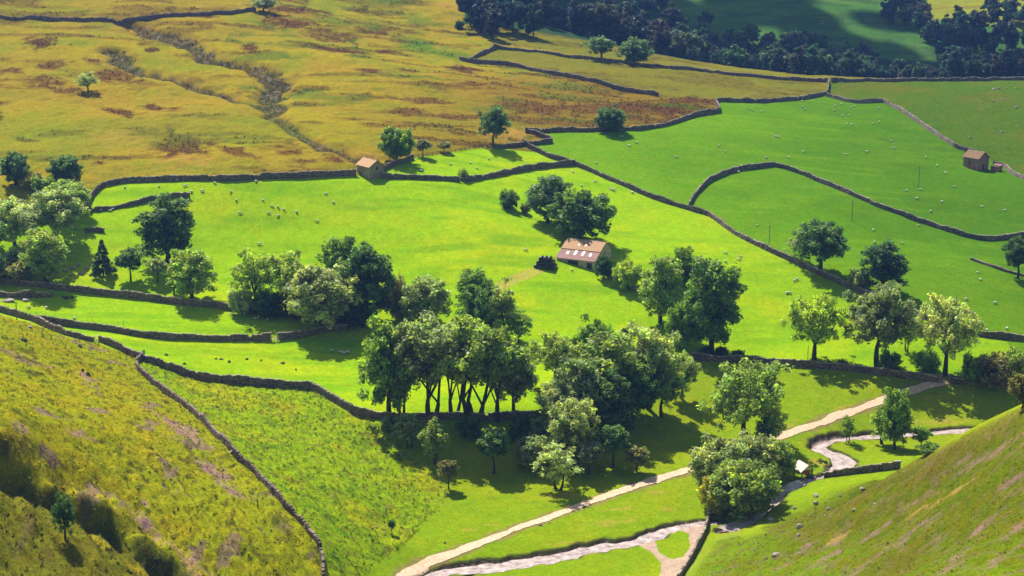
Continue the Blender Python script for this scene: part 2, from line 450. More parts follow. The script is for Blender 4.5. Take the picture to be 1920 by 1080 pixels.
# right-hand meadows: deeper green
C = mixc(C, Zm[2] * 1.0, (.064, .155, .002))
C = mixc(C, Zm[2] * sstep(.42, .75, ncont) * .6, (.105, .205, .002))
C = mixc(C, Zm[2] * sstep(.5, .8, nb) * .5, (.052, .118, .002))
gr = Zm[2] * (1 - sstep(-10, 130, GX - 25 + (nl - .5) * 120 - (GY - 560) * .10)) * sstep(470, 500, GY)
C = mixc(C, gr * .65, (.135, .27, .003))
C = mixc(C, Zm[2] * (1 - sstep(500, 580, GY + (nl - .5) * 60)) * .55, (.105, .195, .003))
C = mixc(C, Zm[2] * sstep(110, 230, GX + (nl - .5) * 90) * .65, (.042, .105, .002))
C = mixc(C, Zm[3] * 1.0, (.062, .112, .004))
C = mixc(C, Zm[3] * sstep(.45, .75, nb) * .8, (.100, .105, .008))
C = mixc(C, Zm[3] * sstep(.5, .75, ns) * .5, (.05, .11, .005))
# bright field darkens towards the right lower meadow edge
C = mixc(C, Zm[0] * sstep(55, 125, GX + (nl - .5) * 50 + (GY - 500) * .3) * .6, (.15, .26, .003))
# moor
mo = Zm[1] | Zm[8]
C = mixc(C, mo * 1.0, (.255, .200, .008))
C = mixc(C, mo * sstep(.42, .7, nb) * .75, (.150, .190, .006))
C = mixc(C, mo * sstep(.40, .75, ns) * .5, (.285, .215, .012))
C = mixc(C, mo * sstep(.55, .8, nl) * .6, (.27, .165, .014))
strat = fbm(GX / 30 + n2 * .8, GY / 8.5 + n2 * .8, 61, 4)
right_brown = sstep(-90, 20, GX + (nl - .5) * 80 - (GY - 650) * .35)
C = mixc(C, Zm[1] * right_brown * .78, (.135, .088, .008))
C = mixc(C, Zm[1] * right_brown * sstep(.5, .72, ns) * .5, (.15, .13, .006))
C = mixc(C, Zm[8] * .8, (.125, .125, .010))
brown = sstep(.56, .72, strat + (fbm(GX / 3.5, GY / 1.8, 64, 3) - .5) * .16 + .10 * right_brown + .06 * sstep(740, 860, GY))
C = mixc(C, mo * brown * .58 * (1 - .5 * Zm[8]), (.075, .030, .010))
C = mixc(C, mo * brown * sstep(.5, .7, ns) * .55, (.050, .040, .010))
gsp = sstep(.60, .70, fbm(GX / 22 + 7, GY / 10, 62, 4))
C = mixc(C, Zm[1] * gsp * (GY > 700) * (GX > -130) * .6, (.045, .115, .008))
ns_f = fbm(GX / 2.2, GY / 1.3, 70, 3)
def patches(lst, mask, col, amt=.9, sc=4.0, seed=71):
    global C
    jit = fbm(GX / sc, GY / sc, seed, 4) - .5
    jit2 = fbm(GX / sc, GY / sc, seed + 1, 4) - .5
    for (u, v, ru, rv, sl) in lst:
        du = GU - u; dv = GV - v - sl * du
        e = np.hypot((du + jit * ru * .9) / ru, (dv + jit2 * rv * 1.6) / rv) + jit * .8
        C = mixc(C, mask * sstep(1.20, .40, e + (ns_f - .5) * .9) * amt, col)
patches([(100,120,38,8,-.05),(75,82,38,13,.1),(80,152,46,12,.12),(125,170,40,10,.15),(180,115,25,6,.2),(215,140,55,14,.1),(222,212,45,9,.32),(45,260,24,5,.15),
         (330,275,65,20,.05),(355,262,60,9,.1),(440,282,45,7,.25),(540,282,22,6,-.05),(575,300,36,7,0),(625,300,26,9,0),(470,92,22,9,.15),(250,45,28,7,.2),(530,40,50,12,.15),(620,68,60,12,.1),(545,18,70,8,.1),
         (285,95,16,5,0),(560,45,40,9,.1),(320,245,12,7,.1),(190,308,14,4,0),(0,225,12,10,0),(20,130,30,8,.1),(300,205,50,5,.1),(690,20,55,6,.1)], mo, (.085, .034, .012), .9)
patches([(700,62,50,8,.15),(640,95,70,6,.12),(720,95,24,5,.1),(870,130,40,6,.1),(800,185,50,9,.1),(1010,205,90,16,.08),(1180,205,110,18,.1),(1290,190,55,9,.05),(880,160,30,5,.1),(760,130,24,4,.1),(690,130,26,4,.1),(760,205,40,7,.05),(850,215,40,6,.05)], mo, (.080, .028, .012), .85, 3.5, 73)
patches([(790,92,55,10,.1),(660,75,18,7,0),(700,50,40,8,.1),(850,105,25,5,0)], mo, (.045, .13, .008), .7, 4, 75)
patches([(690,300,32,12,.1),(960,252,60,14,0),(340,300,60,12,0),(220,262,60,14,0),(880,20,90,9,.2)], mo, (.36, .205, .035), .6, 3, 77)
gm = (1 - sstep(-1.0, 2.6, GUL + (ns - .5) * 5))
C = mixc(C, mo * gm * .88, (.050, .040, .012))
C = mixc(C, mo * gm * sstep(.55, .72, n4 + .5) * .7, (.16, .14, .10))
edge = (GUL > .8) & (GUL < 3.6)
C = mixc(C, mo * edge * .4, (.30, .20, .012))
mb = fbm(GX / 95 + 3, GY / 60, 66, 3)
C = mixc(C, Zm[1] * sstep(.48, .70, mb) * .45, (.125, .165, .008))
C = mixc(C, Zm[1] * sstep(.50, .32, mb) * .25, (.20, .125, .014))
# far hillside
C = mixc(C, Zm[4] * 1.0, (.052, .128, .018))
C = mixc(C, Zm[4] * sstep(.45, .7, nb) * .6, (.090, .165, .016))
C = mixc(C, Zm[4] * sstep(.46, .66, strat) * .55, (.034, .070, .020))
sun_yel = sstep(1660, 1720, GU + ragu * 1.5) * sstep(45, 30, GV + ragv - (GU - 1750) * .1)  # sunlit patch of the far pasture, its sunlight put into the ground colour
C = mixc(C, Zm[4] * sun_yel, (.20, .21, .012))
C = mixc(C, Zm[4] * sstep(.55, .7, fbm(GX / 40, GY / 12, 63, 3)) * sun_yel * .6, (.16, .10, .02))
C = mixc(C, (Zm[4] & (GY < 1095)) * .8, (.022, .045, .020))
# valley floor
C = mixc(C, Zm[5] * 1.0, (.155, .235, .003))
C = mixc(C, Zm[5] * sstep(.42, .72, nb) * .6, (.225, .255, .004))
C = mixc(C, Zm[5] * sstep(.55, .8, ns) * .4, (.11, .20, .004))
C = mixc(C, Zm[5] * sstep(60, 130, GX) * .45, (.20, .22, .005))
patches([(1160,955,40,4,-.1),(1060,930,50,6,0),(1150,980,60,7,-.15),(1080,930,20,3,0),(880,995,16,4,0),(920,985,14,3,0),(1060,1018,26,4,-.1),(970,1045,24,4,-.1),(1230,925,26,4,0),(1250,955,16,5,0),
         (1380,700,55,7,.1),(1530,870,22,8,.1),(1600,760,40,5,-.2),(1760,790,60,6,0),(1470,800,30,5,-.3),(1750,745,30,6,0)], Zm[5] * 1.0, (.30, .235, .035), .6, 3, 81)
# rough bank under the wall and the tussocky slope
C = mixc(C, Zm[6] * 1.0, (.190, .270, .003))
C = mixc(C, Zm[6] * sstep(.40, .62, nb) * .75, (.27, .265, .004))
C = mixc(C, Zm[6] * sstep(.30, .7, tus2) * .4, (.125, .21, .004))
C = mixc(C, Zm[6] * sstep(.55, .7, ns) * .45, (.050, .130, .006))
C = mixc(C, Zm[6] * sstep(.60, .72, fbm(GX / 1.4, GY / 1.4, 83, 2)) * .55, (.11, .085, .02))
# near left slope
C = mixc(C, Zm[7] * 1.0, (.235, .235, .004))
C = mixc(C, Zm[7] * sstep(.42, .68, nb) * .7, (.285, .225, .005))
C = mixc(C, Zm[7] * sstep(.36, .62, ns) * .5, (.175, .215, .004))
C = mixc(C, Zm[7] * sstep(.35, .75, tus2) * .35, (.135, .145, .005))
C = mixc(C, Zm[7] * sstep(.62, .72, fbm(GX / 1.6, GY / 2.6, 84, 3)) * .65, (.065, .060, .012))
C = mixc(C, Zm[7] * sstep(.66, .74, fbm(GX / 5, GY / 9, 85, 4)) * .75, (.185, .115, .085))
C = mixc(C, Zm[7] * sstep(315, 296, GY + (nb - .5) * 24 + np.maximum(0, GX + 70) * .5) * .7, (.085, .080, .010))
patches([(350,815,46,15,.55),(395,880,32,13,.75),(430,915,30,10,.6),(145,815,22,9,.5),(275,985,38,12,.85),(340,1035,36,9,.7),(370,1062,40,9,.6),(40,805,20,8,.6),(160,708,14,9,.8),(310,790,16,6,.4),(420,890,20,10,.5),(100,860,12,5,.5),(270,940,10,7,.5)],
        Zm[7] * (.35 + .65 * sstep(.35, .6, n4 + .5)), (.27, .150, .135), .95, 1.6, 87)
patches([(45,665,30,16,.4),(40,790,45,22,.9),(30,850,60,40,.6),(110,900,60,26,.7),(60,700,30,9,.5)], Zm[7] * sstep(.42, .6, ns), (.035, .040, .008), .7, 2.5, 88)
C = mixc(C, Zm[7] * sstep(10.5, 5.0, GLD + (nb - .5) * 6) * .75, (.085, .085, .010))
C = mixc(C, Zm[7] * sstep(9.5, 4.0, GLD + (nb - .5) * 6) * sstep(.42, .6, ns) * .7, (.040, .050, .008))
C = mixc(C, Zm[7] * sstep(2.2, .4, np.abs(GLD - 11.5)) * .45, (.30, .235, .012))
# near right slope
C = mixc(C, Zm[9] * 1.0, (.078, .104, .003))
hx = GX + (GY - 300) * .9
C = mixc(C, Zm[9] * sstep(26, -14, GX - 42 - (360 - GY) * .12 + (nb - .5) * 22) * .9, (.128, .215, .003))
C = mixc(C, Zm[9] * sstep(.40, .7, ns) * .6, (.118, .112, .004))
C = mixc(C, Zm[9] * sstep(.35, .75, tus2) * .5, (.066, .072, .003))
C = mixc(C, Zm[9] * sstep(.52, .72, nb) * sstep(40, 90, GX) * .75, (.115, .080, .012))
C = mixc(C, Zm[9] * sstep(.62, .72, fbm(GX / 1.5, GY / 1.5, 86, 2)) * .5, (.15, .105, .055))
scree = [(1860,850,75,9,-.62),(1790,875,44,5,-.62),(1730,985,40,7,-.55),(1680,1020,36,7,-.55),(1630,1050,30,5,-.55),(1560,1020,22,6,-.6),(1545,1050,44,5,-.6),(1900,1000,36,9,-.65),(1840,990,32,8,-.8),(1800,1040,30,7,-.6),(1780,1065,26,8,-.5),(1880,1050,44,8,-.6),(1500,1035,30,5,-.55),(1720,940,34,4,-.6),(1640,1000,40,3,-.6),(1600,1075,40,6,-.6),(1900,900,40,6,-.7),(1470,1060,30,4,-.5)]
patches(scree, Zm[9] * (.3 + .7 * sstep(.38, .6, n4 + .5)), (.190, .115, .085), .9, 1.8, 89)
patches([(1720,960,30,3,-.6),(1570,1010,26,4,-.62),(1770,935,50,2.5,-.62),(1600,915,16,2,-.7)], Zm[9] * 1.0, (.26, .165, .05), .8, 1.5, 91)
# stream bed, banks, gravel
C = mixc(C, sstep(1.6, .4, SD) * (GY > 300), (.055, .050, .022))
C = mixc(C, sstep(.1, -.5, SD), (.34, .25, .21))
grav = in_poly(GU + ragu * .25, GV + ragv * .15, [(1275,985),(1325,978),(1318,1000),(1300,1045),(1275,1085),(1238,1085),(1244,1058),(1215,1035),(1190,1020),(1235,1008)]) & ~in_poly(GU + ragu * .2, GV + ragv * .2, [(1225,1012),(1262,992),(1290,1000),(1295,1025),(1282,1048),(1262,1052),(1235,1040)])
grav = grav & (GY < 400) & (GY > 320)
C = mixc(C, grav * .92, (.38, .26, .20))
C = mixc(C, sstep(1.6, .3, PATH_D + (ns - .5) * 2.6) * (STREAM_D > 0) * .8, (.20, .15, .05))
# worn track to the barn
trk = dist_poly(GX, GY, [tuple(hit(*p)[:2]) for p in [(925,545),(960,524),(985,516),(1005,508)]])
C = mixc(C, sstep(2.6, .8, np.abs(trk - 1.2) * 1.6 + (ns - .5) * 2) * (trk < 6) * .65, (.36, .26, .07))
def boxblur(A, r):
    for ax in (0, 1):
        P_ = np.concatenate([np.repeat(np.take(A, [0], ax), r + 1, ax), A, np.repeat(np.take(A, [-1], ax), r, ax)], ax)
        cs = np.cumsum(P_, axis=ax); n_ = A.shape[ax]
        A = (np.take(cs, range(2 * r + 1, 2 * r + 1 + n_), ax) - np.take(cs, range(0, n_), ax)) / (2 * r + 1)
    return A
i1 = int(np.searchsorted(DS, 505)); i0_ = int(np.searchsorted(DS, 240))
sub = slice(i0_, i1)
soft = Zm[5][sub].astype(float); soft = boxblur(boxblur(soft, 10), 10)
edge_ = np.clip(1.15 - np.abs(2 * soft - 1) * 1.15, 0, 1) * (GX[sub] > -20) * ~(Zm[0][sub] | Zm[2][sub]) * (STREAM_D[sub] > 1.5) * (PATH_D[sub] > 1.5)
Cb = np.stack([boxblur(boxblur(C[sub][..., q], 9), 9) for q in range(3)], -1)
edge_ = edge_[..., None] * .85
C[sub] = C[sub] * (1 - edge_) + Cb * edge_
fine = .84 + .32 * (fbm(GX / 1.3, GY / 1.3, 95, 3))
C = np.clip(C * fine[..., None], 0, .8)

# ------------------------------------------------------------------ ground object
V = np.stack([GX, GY, GZ], -1).reshape(-1, 3)
idx = np.arange(ND * NA).reshape(ND, NA)
F = np.stack([idx[:-1, :-1], idx[:-1, 1:], idx[1:, 1:], idx[1:, :-1]], -1).reshape(-1, 4)
me = fast_mesh('ground', V, F)
me.polygons.foreach_set('use_smooth', np.ones(len(F), bool))
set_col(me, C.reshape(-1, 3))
RM = Zm[1] * 1.0 + Zm[8] * .9 + Zm[3] * .8 + Zm[4] * .7 + Zm[6] * .95 + Zm[7] * 1.05 + Zm[9] * .85 + Zm[5] * .35 + Zm[0] * .36 + Zm[2] * .42
fa = me.attributes.new('shag', 'FLOAT', 'POINT'); fa.data.foreach_set('value', np.ascontiguousarray(RM, np.float32).ravel())
m, nt, b, o = new_mat('grassland')
at = N(nt, 'ShaderNodeAttribute', attribute_name='tint')
n_a = noise_node(nt, 1.6, 5, .68)
n_b = noise_node(nt, .23, 4, .6)
mp = N(nt, 'ShaderNodeMapRange'); mp.inputs['From Min'].default_value = .3; mp.inputs['From Max'].default_value = .7
mp.inputs['To Min'].default_value = .74; mp.inputs['To Max'].default_value = 1.22
nt.links.new(n_a.outputs['Fac'], mp.inputs['Value'])
hs = N(nt, 'ShaderNodeHueSaturation')
mp2 = N(nt, 'ShaderNodeMapRange'); mp2.inputs['From Min'].default_value = .3; mp2.inputs['From Max'].default_value = .7
mp2.inputs['To Min'].default_value = .488; mp2.inputs['To Max'].default_value = .512
nt.links.new(n_b.outputs['Fac'], mp2.inputs['Value'])
n_c = noise_node(nt, 3.3, 4, .75); sh_ = N(nt, 'ShaderNodeAttribute', attribute_name='shag')
mc = N(nt, 'ShaderNodeMapRange'); mc.inputs['From Min'].default_value = .34; mc.inputs['From Max'].default_value = .66
mc.inputs['To Min'].default_value = -.55; mc.inputs['To Max'].default_value = .42
nt.links.new(n_c.outputs['Fac'], mc.inputs['Value'])
ml = N(nt, 'ShaderNodeMath', operation='MULTIPLY'); nt.links.new(mc.outputs['Result'], ml.inputs[0]); nt.links.new(sh_.outputs['Fac'], ml.inputs[1])
ad = N(nt, 'ShaderNodeMath', operation='ADD'); nt.links.new(ml.outputs[0], ad.inputs[0]); nt.links.new(mp.outputs['Result'], ad.inputs[1])
nt.links.new(mp2.outputs['Result'], hs.inputs['Hue']); nt.links.new(ad.outputs[0], hs.inputs['Value'])
nt.links.new(at.outputs['Color'], hs.inputs['Color']); nt.links.new(hs.outputs['Color'], b.inputs['Base Color'])
b.inputs['Roughness'].default_value = .95; b.inputs['Specular IOR Level'].default_value = .0
bp = N(nt, 'ShaderNodeBump'); bp.inputs['Strength'].default_value = .55; bp.inputs['Distance'].default_value = .35
nt.links.new(n_a.outputs['Fac'], bp.inputs['Height']); nt.links.new(bp.outputs['Normal'], b.inputs['Normal'])
me.materials.append(m)
gobj = link(bpy.data.objects.new('ground', me)); tag(gobj, kind='structure')

# ------------------------------------------------------------------ path and water sheets
def strip(name, c, w, zf, mat, nx=6, ragged=.25, seed=1):
    rs = np.random.default_rng(seed)
    V = []; Fq = []
    n = len(c)
    wl = np.convolve(np.pad(rs.normal(0, ragged, n), 2, mode='edge'), np.ones(5) / 5, 'valid') * 1.6; wr = np.convolve(np.pad(rs.normal(0, ragged, n), 2, mode='edge'), np.ones(5) / 5, 'valid') * 1.6
    for i in range(n):
        t = c[min(i + 1, n - 1), :2] - c[max(i - 1, 0), :2]; t = t / (np.linalg.norm(t) + 1e-9)
        nrm = np.array([-t[1], t[0]])
        for k in range(nx + 1):
            s = k / nx * 2 - 1
            ww = w[i] + (wl[i] if s < 0 else wr[i])
            p = c[i, :2] + nrm * s * ww
            V.append((p[0], p[1], zf(i, p[0], p[1])))
    for i in range(n - 1):
        for k in range(nx):
            a = i * (nx + 1) + k
            Fq.append((a, a + 1, a + nx + 2, a + nx + 1))
    return mesh_obj(name, V, Fq, mat, smooth=True)
gravel_m = simple_mat('pale_gravel', (.44, .29, .17), (.66, .47, .32), 1.4, .95, .4, .08, .2, 6)
po = strip('path', path_c, path_w, lambda i, x, y: ground(x, y) + .10, gravel_m, 10, .42, 3); tag(po, kind='structure')
m, nt, b, o = new_mat('stream_water')
na = noise_node(nt, .55, 7, .75); nc = noise_node(nt, 2.2, 5, .7)
r = ramp_node(nt, [(.30, (.08, .07, .062)), (.42, (.30, .235, .21)), (.56, (.50, .39, .35)), (.72, (.70, .60, .56))])
nt.links.new(na.outputs['Fac'], r.inputs['Fac']); nt.links.new(r.outputs['Color'], b.inputs['Base Color'])
b.inputs['Roughness'].default_value = .25; b.inputs['Specular IOR Level'].default_value = .5
bp = N(nt, 'ShaderNodeBump'); bp.inputs['Strength'].default_value = .6; bp.inputs['Distance'].default_value = .15
nt.links.new(nc.outputs['Fac'], bp.inputs['Height']); nt.links.new(bp.outputs['Normal'], b.inputs['Normal'])
water_m = m
for q, (c, w, wz) in enumerate(wat):
    wo = strip('stream', c, w + .6, lambda i, x, y: wz[i] - .62, water_m, 4, .1, 5 + q); tag(wo, kind='structure')

# ------------------------------------------------------------------ light
SUN_EL, SUN_AZ = R(51), R(-27)       # azimuth measured from +Y, negative = left
w = bpy.data.worlds.new('World'); scene.world = w; w.use_nodes = True
wn = w.node_tree; bg = wn.nodes['Background']
sky = wn.nodes.new('ShaderNodeTexSky'); sky.sky_type = 'NISHITA'; sky.sun_disc = False
sky.sun_elevation = SUN_EL; sky.sun_rotation = SUN_AZ
wn.links.new(sky.outputs['Color'], bg.inputs['Color']); bg.inputs['Strength'].default_value = 0.085
sl = bpy.data.lights.new('sun', 'SUN'); sl.energy = 5.0; sl.angle = R(.5); sl.color = (1.0, .95, .86)
so = link(bpy.data.objects.new('sun', sl))
sd = Vector((math.sin(SUN_AZ) * math.cos(SUN_EL), math.cos(SUN_AZ) * math.cos(SUN_EL), math.sin(SUN_EL)))
so.rotation_euler = (-sd).to_track_quat('-Z', 'Y').to_euler()
so.location = sd * 400 + Vector((0, 500, 50))
scene.view_settings.view_transform = 'Standard'; scene.view_settings.look = 'None'
scene.view_settings.gamma = 1.0; scene.view_settings.exposure = 0.90
# ------------------------------------------------------------------ plant builders
def unit(v): return v / (np.linalg.norm(v, axis=-1, keepdims=True) + 1e-9)
class Tube:
    def __init__(self): self.V = []; self.F = []
    def add(self, pts, r0, r1, sides=6):
        pts = np.array(pts, float); n = len(pts); base = len(self.V)
        for i in range(n):
            t = pts[min(i + 1, n - 1)] - pts[max(i - 1, 0)]; t = t / (np.linalg.norm(t) + 1e-9)
            a = np.cross(t, (0.31, 0.95, 0.1)); a = a / (np.linalg.norm(a) + 1e-9); b2 = np.cross(t, a)
            r = r0 + (r1 - r0) * i / (n - 1)
            for k in range(sides):
                th = 2 * PI * k / sides
                self.V.append(pts[i] + (a * math.cos(th) + b2 * math.sin(th)) * r)
        for i in range(n - 1):
            for k in range(sides):
                k2 = (k + 1) % sides
                self.F.append((base + i * sides + k, base + i * sides + k2, base + (i + 1) * sides + k2, base + (i + 1) * sides + k))
def bend(p0, p1, rs, n=6, wob=.08, lift=0.0):
    p0 = np.array(p0, float); p1 = np.array(p1, float); L = np.linalg.norm(p1 - p0)
    off = rs.normal(0, wob * L, 3); off[2] = abs(off[2]) * .4 + lift * L
    return [p0 + (p1 - p0) * t + off * math.sin(PI * t) for t in np.linspace(0, 1, n)]

def leaf_cloud(cent, rad, n_per, leaf, rs, flat=.8, up=.35, loose=.55, tv=.36):
    """small leaf-spray faces scattered in clumps; returns verts, quads, tint"""
    k = len(cent)
    cnt = np.maximum(4, (n_per * (rad / rad.mean()) ** 2).astype(int))
    ci = np.repeat(np.arange(k), cnt); n = len(ci)
    d = unit(rs.normal(size=(n, 3)))
    rr = rs.random(n) ** loose * rad[ci] * (1 + .25 * (rs.random(n) > .9))
    p = cent[ci] + d * rr[:, None] * np.array([1, 1, flat])
    nrm = unit(d * .8 + rs.normal(size=(n, 3)) * .75 + np.array([0, 0, up * .6]))
    t1 = unit(np.cross(nrm, rs.normal(size=(n, 3)))); t2 = np.cross(nrm, t1)
    sz = leaf * (.6 + .8 * rs.random(n))[:, None]
    V = np.empty((n, 4, 3))
    V[:, 0] = p - t1 * sz; V[:, 1] = p + t2 * sz * .55 + nrm * sz * .12
    V[:, 2] = p + t1 * sz; V[:, 3] = p - t2 * sz * .55 + nrm * sz * .12
    F = np.arange(n * 4).reshape(n, 4)
    tc = (1 + rs.normal(0, tv * .6, k))[ci] * (1 + rs.normal(0, tv, n))
    hue = rs.normal(-.03, .05, k)[ci] + rs.normal(0, .06, n)
    col = np.stack([np.clip(tc * (1 + hue), .35, 2), np.clip(tc, .35, 2), np.clip(tc * (1 - hue), .35, 2)], -1)
    return V.reshape(-1, 3), F, np.repeat(col, 4, axis=0)

def leaf_material():
    m, nt, b, o = new_mat('foliage')
    at = N(nt, 'ShaderNodeAttribute', attribute_name='tint')
    oi = N(nt, 'ShaderNodeObjectInfo')
    mx = N(nt, 'ShaderNodeMix', data_type='RGBA', blend_type='MULTIPLY'); mx.inputs[0].default_value = 1
    nt.links.new(at.outputs['Color'], mx.inputs[6]); nt.links.new(oi.outputs['Color'], mx.inputs[7])
    nt.links.new(mx.outputs[2], b.inputs['Base Color'])
    b.inputs['Roughness'].default_value = .52; b.inputs['Specular IOR Level'].default_value = .22
    tr = N(nt, 'ShaderNodeBsdfTranslucent')
    br = N(nt, 'ShaderNodeMix', data_type='RGBA', blend_type='MULTIPLY'); br.inputs[0].default_value = 1
    br.inputs[7].default_value = (1.5, 1.5, .55, 1)
    nt.links.new(mx.outputs[2], br.inputs[6]); nt.links.new(br.outputs[2], tr.inputs['Color'])
    ms = N(nt, 'ShaderNodeMixShader'); ms.inputs['Fac'].default_value = .48
    nt.links.new(b.outputs[0], ms.inputs[1]); nt.links.new(tr.outputs[0], ms.inputs[2]); nt.links.new(ms.outputs[0], o.inputs['Surface'])
    return m
LEAF = leaf_material()
BARK = simple_mat('bark', (.035, .028, .020), (.085, .070, .052), 2.5, .95, .6, .05, .15)

def crown_centres(rs, n, c, rx, rz, zcut, inner=.25, ragged=.16, spread=.60):
    out = []
    tries = 0
    while len(out) < n and tries < 20000:
        tries += 1
        d = rs.normal(size=3); d /= np.linalg.norm(d)
        r = (.62 + .38 * rs.random()) if rs.random() > inner else rs.random() * .65
        r *= 1 + rs.normal(0, ragged)
        p = np.array(c) + d * r * np.array([rx, rx, rz])
        if p[2] < zcut: continue
        if out and min(np.linalg.norm(p - q) for q in out) < spread * (rx * rx * rz / n) ** (1 / 3): continue
        out.append(p)
    return np.array(out)

PROTO = {}
def proto(kind, seed):
    key = (kind, seed)
    if key in PROTO: return PROTO[key]
    rs = np.random.default_rng(seed * 101 + sum(map(ord, kind)))
    T = Tube()
    stems = 1
    if kind == 'dome':      H, W, zc, rx, rz, cut, n, cr, per, lf, fork, tr = 16, 13.5, 9.7, 5.6, 5.3, 4.3, 74, 1.28, 118, .36, 4.2, .42
    elif kind == 'multi':   H, W, zc, rx, rz, cut, n, cr, per, lf, fork, tr, stems = 17, 12, 11.2, 5.0, 4.9, 6.0, 66, 1.25, 105, .35, 3.0, .34, 3
    elif kind == 'open':    H, W, zc, rx, rz, cut, n, cr, per, lf, fork, tr = 14, 15, 8.6, 6.4, 4.6, 3.6, 70, 1.15, 95, .34, 3.3, .45
    elif kind == 'tall':    H, W, zc, rx, rz, cut, n, cr, per, lf, fork, tr = 18, 11, 9.6, 4.3, 7.6, 2.6, 78, 1.3, 118, .36, 4.5, .40
    elif kind == 'round':   H, W, zc, rx, rz, cut, n, cr, per, lf, fork, tr = 11, 11, 5.4, 4.5, 4.6, .9, 72, 1.22, 125, .34, 1.6, .32
    elif kind == 'wispy':   H, W, zc, rx, rz, cut, n, cr, per, lf, fork, tr, stems = 14, 9, 8.0, 3.7, 5.3, 2.6, 50, 1.05, 60, .32, 2.4, .26, 2
    elif kind == 'slender': H, W, zc, rx, rz, cut, n, cr, per, lf, fork, tr = 15, 5.5, 9.0, 2.1, 5.6, 3.0, 42, .95, 70, .30, 5.0, .26
    elif kind == 'lollipop':H, W, zc, rx, rz, cut, n, cr, per, lf, fork, tr = 6, 4.4, 4.0, 1.75, 1.65, 2.1, 34, .62, 90, .20, 2.0, .11
    elif kind == 'conifer': H, W, zc, rx, rz, cut, n, cr, per, lf, fork, tr = 9, 5, 4.6, 2.2, 3.8, 1.0, 60, .62, 80, .22, 1.3, .16
    elif kind == 'shrub':   H, W, zc, rx, rz, cut, n, cr, per, lf, fork, tr = 4.2, 5.5, 1.9, 2.3, 1.75, .3, 44, .72, 95, .21, .5, .12
    elif kind == 'bramble': H, W, zc, rx, rz, cut, n, cr, per, lf, fork, tr = 2.2, 6, .8, 2.6, .95, .1, 40, .6, 60, .18, .2, .06
    n = int(n * 1.9); cr *= .76; lf *= .92; per = int(per * .56)
    C_ = crown_centres(rs, n, (0, 0, zc), rx, rz, cut, ragged=(.10 if kind in ('round', 'lollipop', 'shrub') else .17))
    if kind == 'conifer':
        z = cut + (H - cut - .4) * rs.random(n) ** 1.35   # tiers
        a = rs.random(n) * 2 * PI; rr = (H - z) / (H - cut) * rx * (.65 + .5 * rs.random(n))
        C_ = np.stack([rr * np.cos(a), rr * np.sin(a), z], -1)
        C_ = np.vstack([C_, [[0, 0, H - .3], [0, 0, H - .9]]])
    rad = cr * (.7 + .6 * rs.random(len(C_)))
    if kind == 'conifer': rad = cr * (.45 + .75 * (H - C_[:, 2]) / H)
    # limbs
    lean = rs.normal(0, .15, 2)
    axis_top = np.array([lean[0], lean[1], zc + rz * .55])
    bases = [(0, 0)] if stems == 1 else [(rs.normal(0, .55), rs.normal(0, .55)) for _ in range(stems)]
    limb_pts = []
    nl = {'dome': 6, 'multi': 8, 'open': 8, 'tall': 6, 'round': 5, 'wispy': 5, 'slender': 2, 'lollipop': 4, 'conifer': 0, 'shrub': 5, 'bramble': 4}[kind]
    for bi_, bxy in enumerate(bases):
        f = np.array([bxy[0] * 1.6 + lean[0] * .4, bxy[1] * 1.6 + lean[1] * .4, fork + (rs.normal(0, .5) if stems > 1 else 0)])
        T.add([(bxy[0] * 1.05, bxy[1] * 1.05, -.5), (bxy[0] * 1.02, bxy[1] * 1.02, .15)], tr * 1.75, tr * 1.25, 7)
        st = bend((bxy[0] * 1.02, bxy[1] * 1.02, .1), f, rs, 5, .03)
        T.add(st, tr * 1.25, tr * .82, 7)
        if kind == 'conifer':
            T.add([f, (0, 0, H - .4)], tr * .8, .03, 6); limb_pts += [np.array([0, 0, z]) for z in np.linspace(fork, H - .6, 14)]
            continue
        lead = bend(f, axis_top + np.array([bxy[0] * 2.2, bxy[1] * 2.2, 0]), rs, 6, .05)
        T.add(lead, tr * .72, tr * .12, 6); limb_pts += lead[1:]
        for q in range(max(1, nl // len(bases))):
            a = 2 * PI * (q + rs.random() * .6) / max(1, nl // len(bases)) + bi_
            e = np.array([math.cos(a) * rx * .66, math.sin(a) * rx * .66, zc + rz * rs.uniform(-.30, .45)])
            s = st[-1] if rs.random() > .4 else lead[1 + int(rs.integers(0, 2))]
            lb = bend(s, e, rs, 7, .07, .05)
            T.add(lb, tr * .50, tr * .10, 5); limb_pts += lb[2:]
    LP = np.array(limb_pts)
    for c in C_:
        d2 = ((LP - c) ** 2).sum(1) + np.where(LP[:, 2] > c[2], 3.0, 0)
        s = LP[int(np.argmin(d2))]
        T.add(bend(s, c, rs, 3, .06), max(.025, tr * .14), .012, 4)
    V, F, tint = leaf_cloud(C_, rad, per, lf, rs, flat=.98, loose=.5 if kind in ('open', 'wispy', 'slender') else .42)
    crown = fast_mesh(kind + '_crown', V, F); set_col(crown, tint); crown.materials.append(LEAF)
    trunk = fast_mesh(kind + '_trunk', np.array(T.V), np.array(T.F)); trunk.materials.append(BARK)
    trunk.polygons.foreach_set('use_smooth', np.ones(len(T.F), bool))
    ext = V[:, :2]
    Wr = float(np.percentile(np.abs(ext), 97)) * 2; Hr = float(np.percentile(V[:, 2], 99.7))
    PROTO[key] = (trunk, crown, Hr, Wr)
    return PROTO[key]

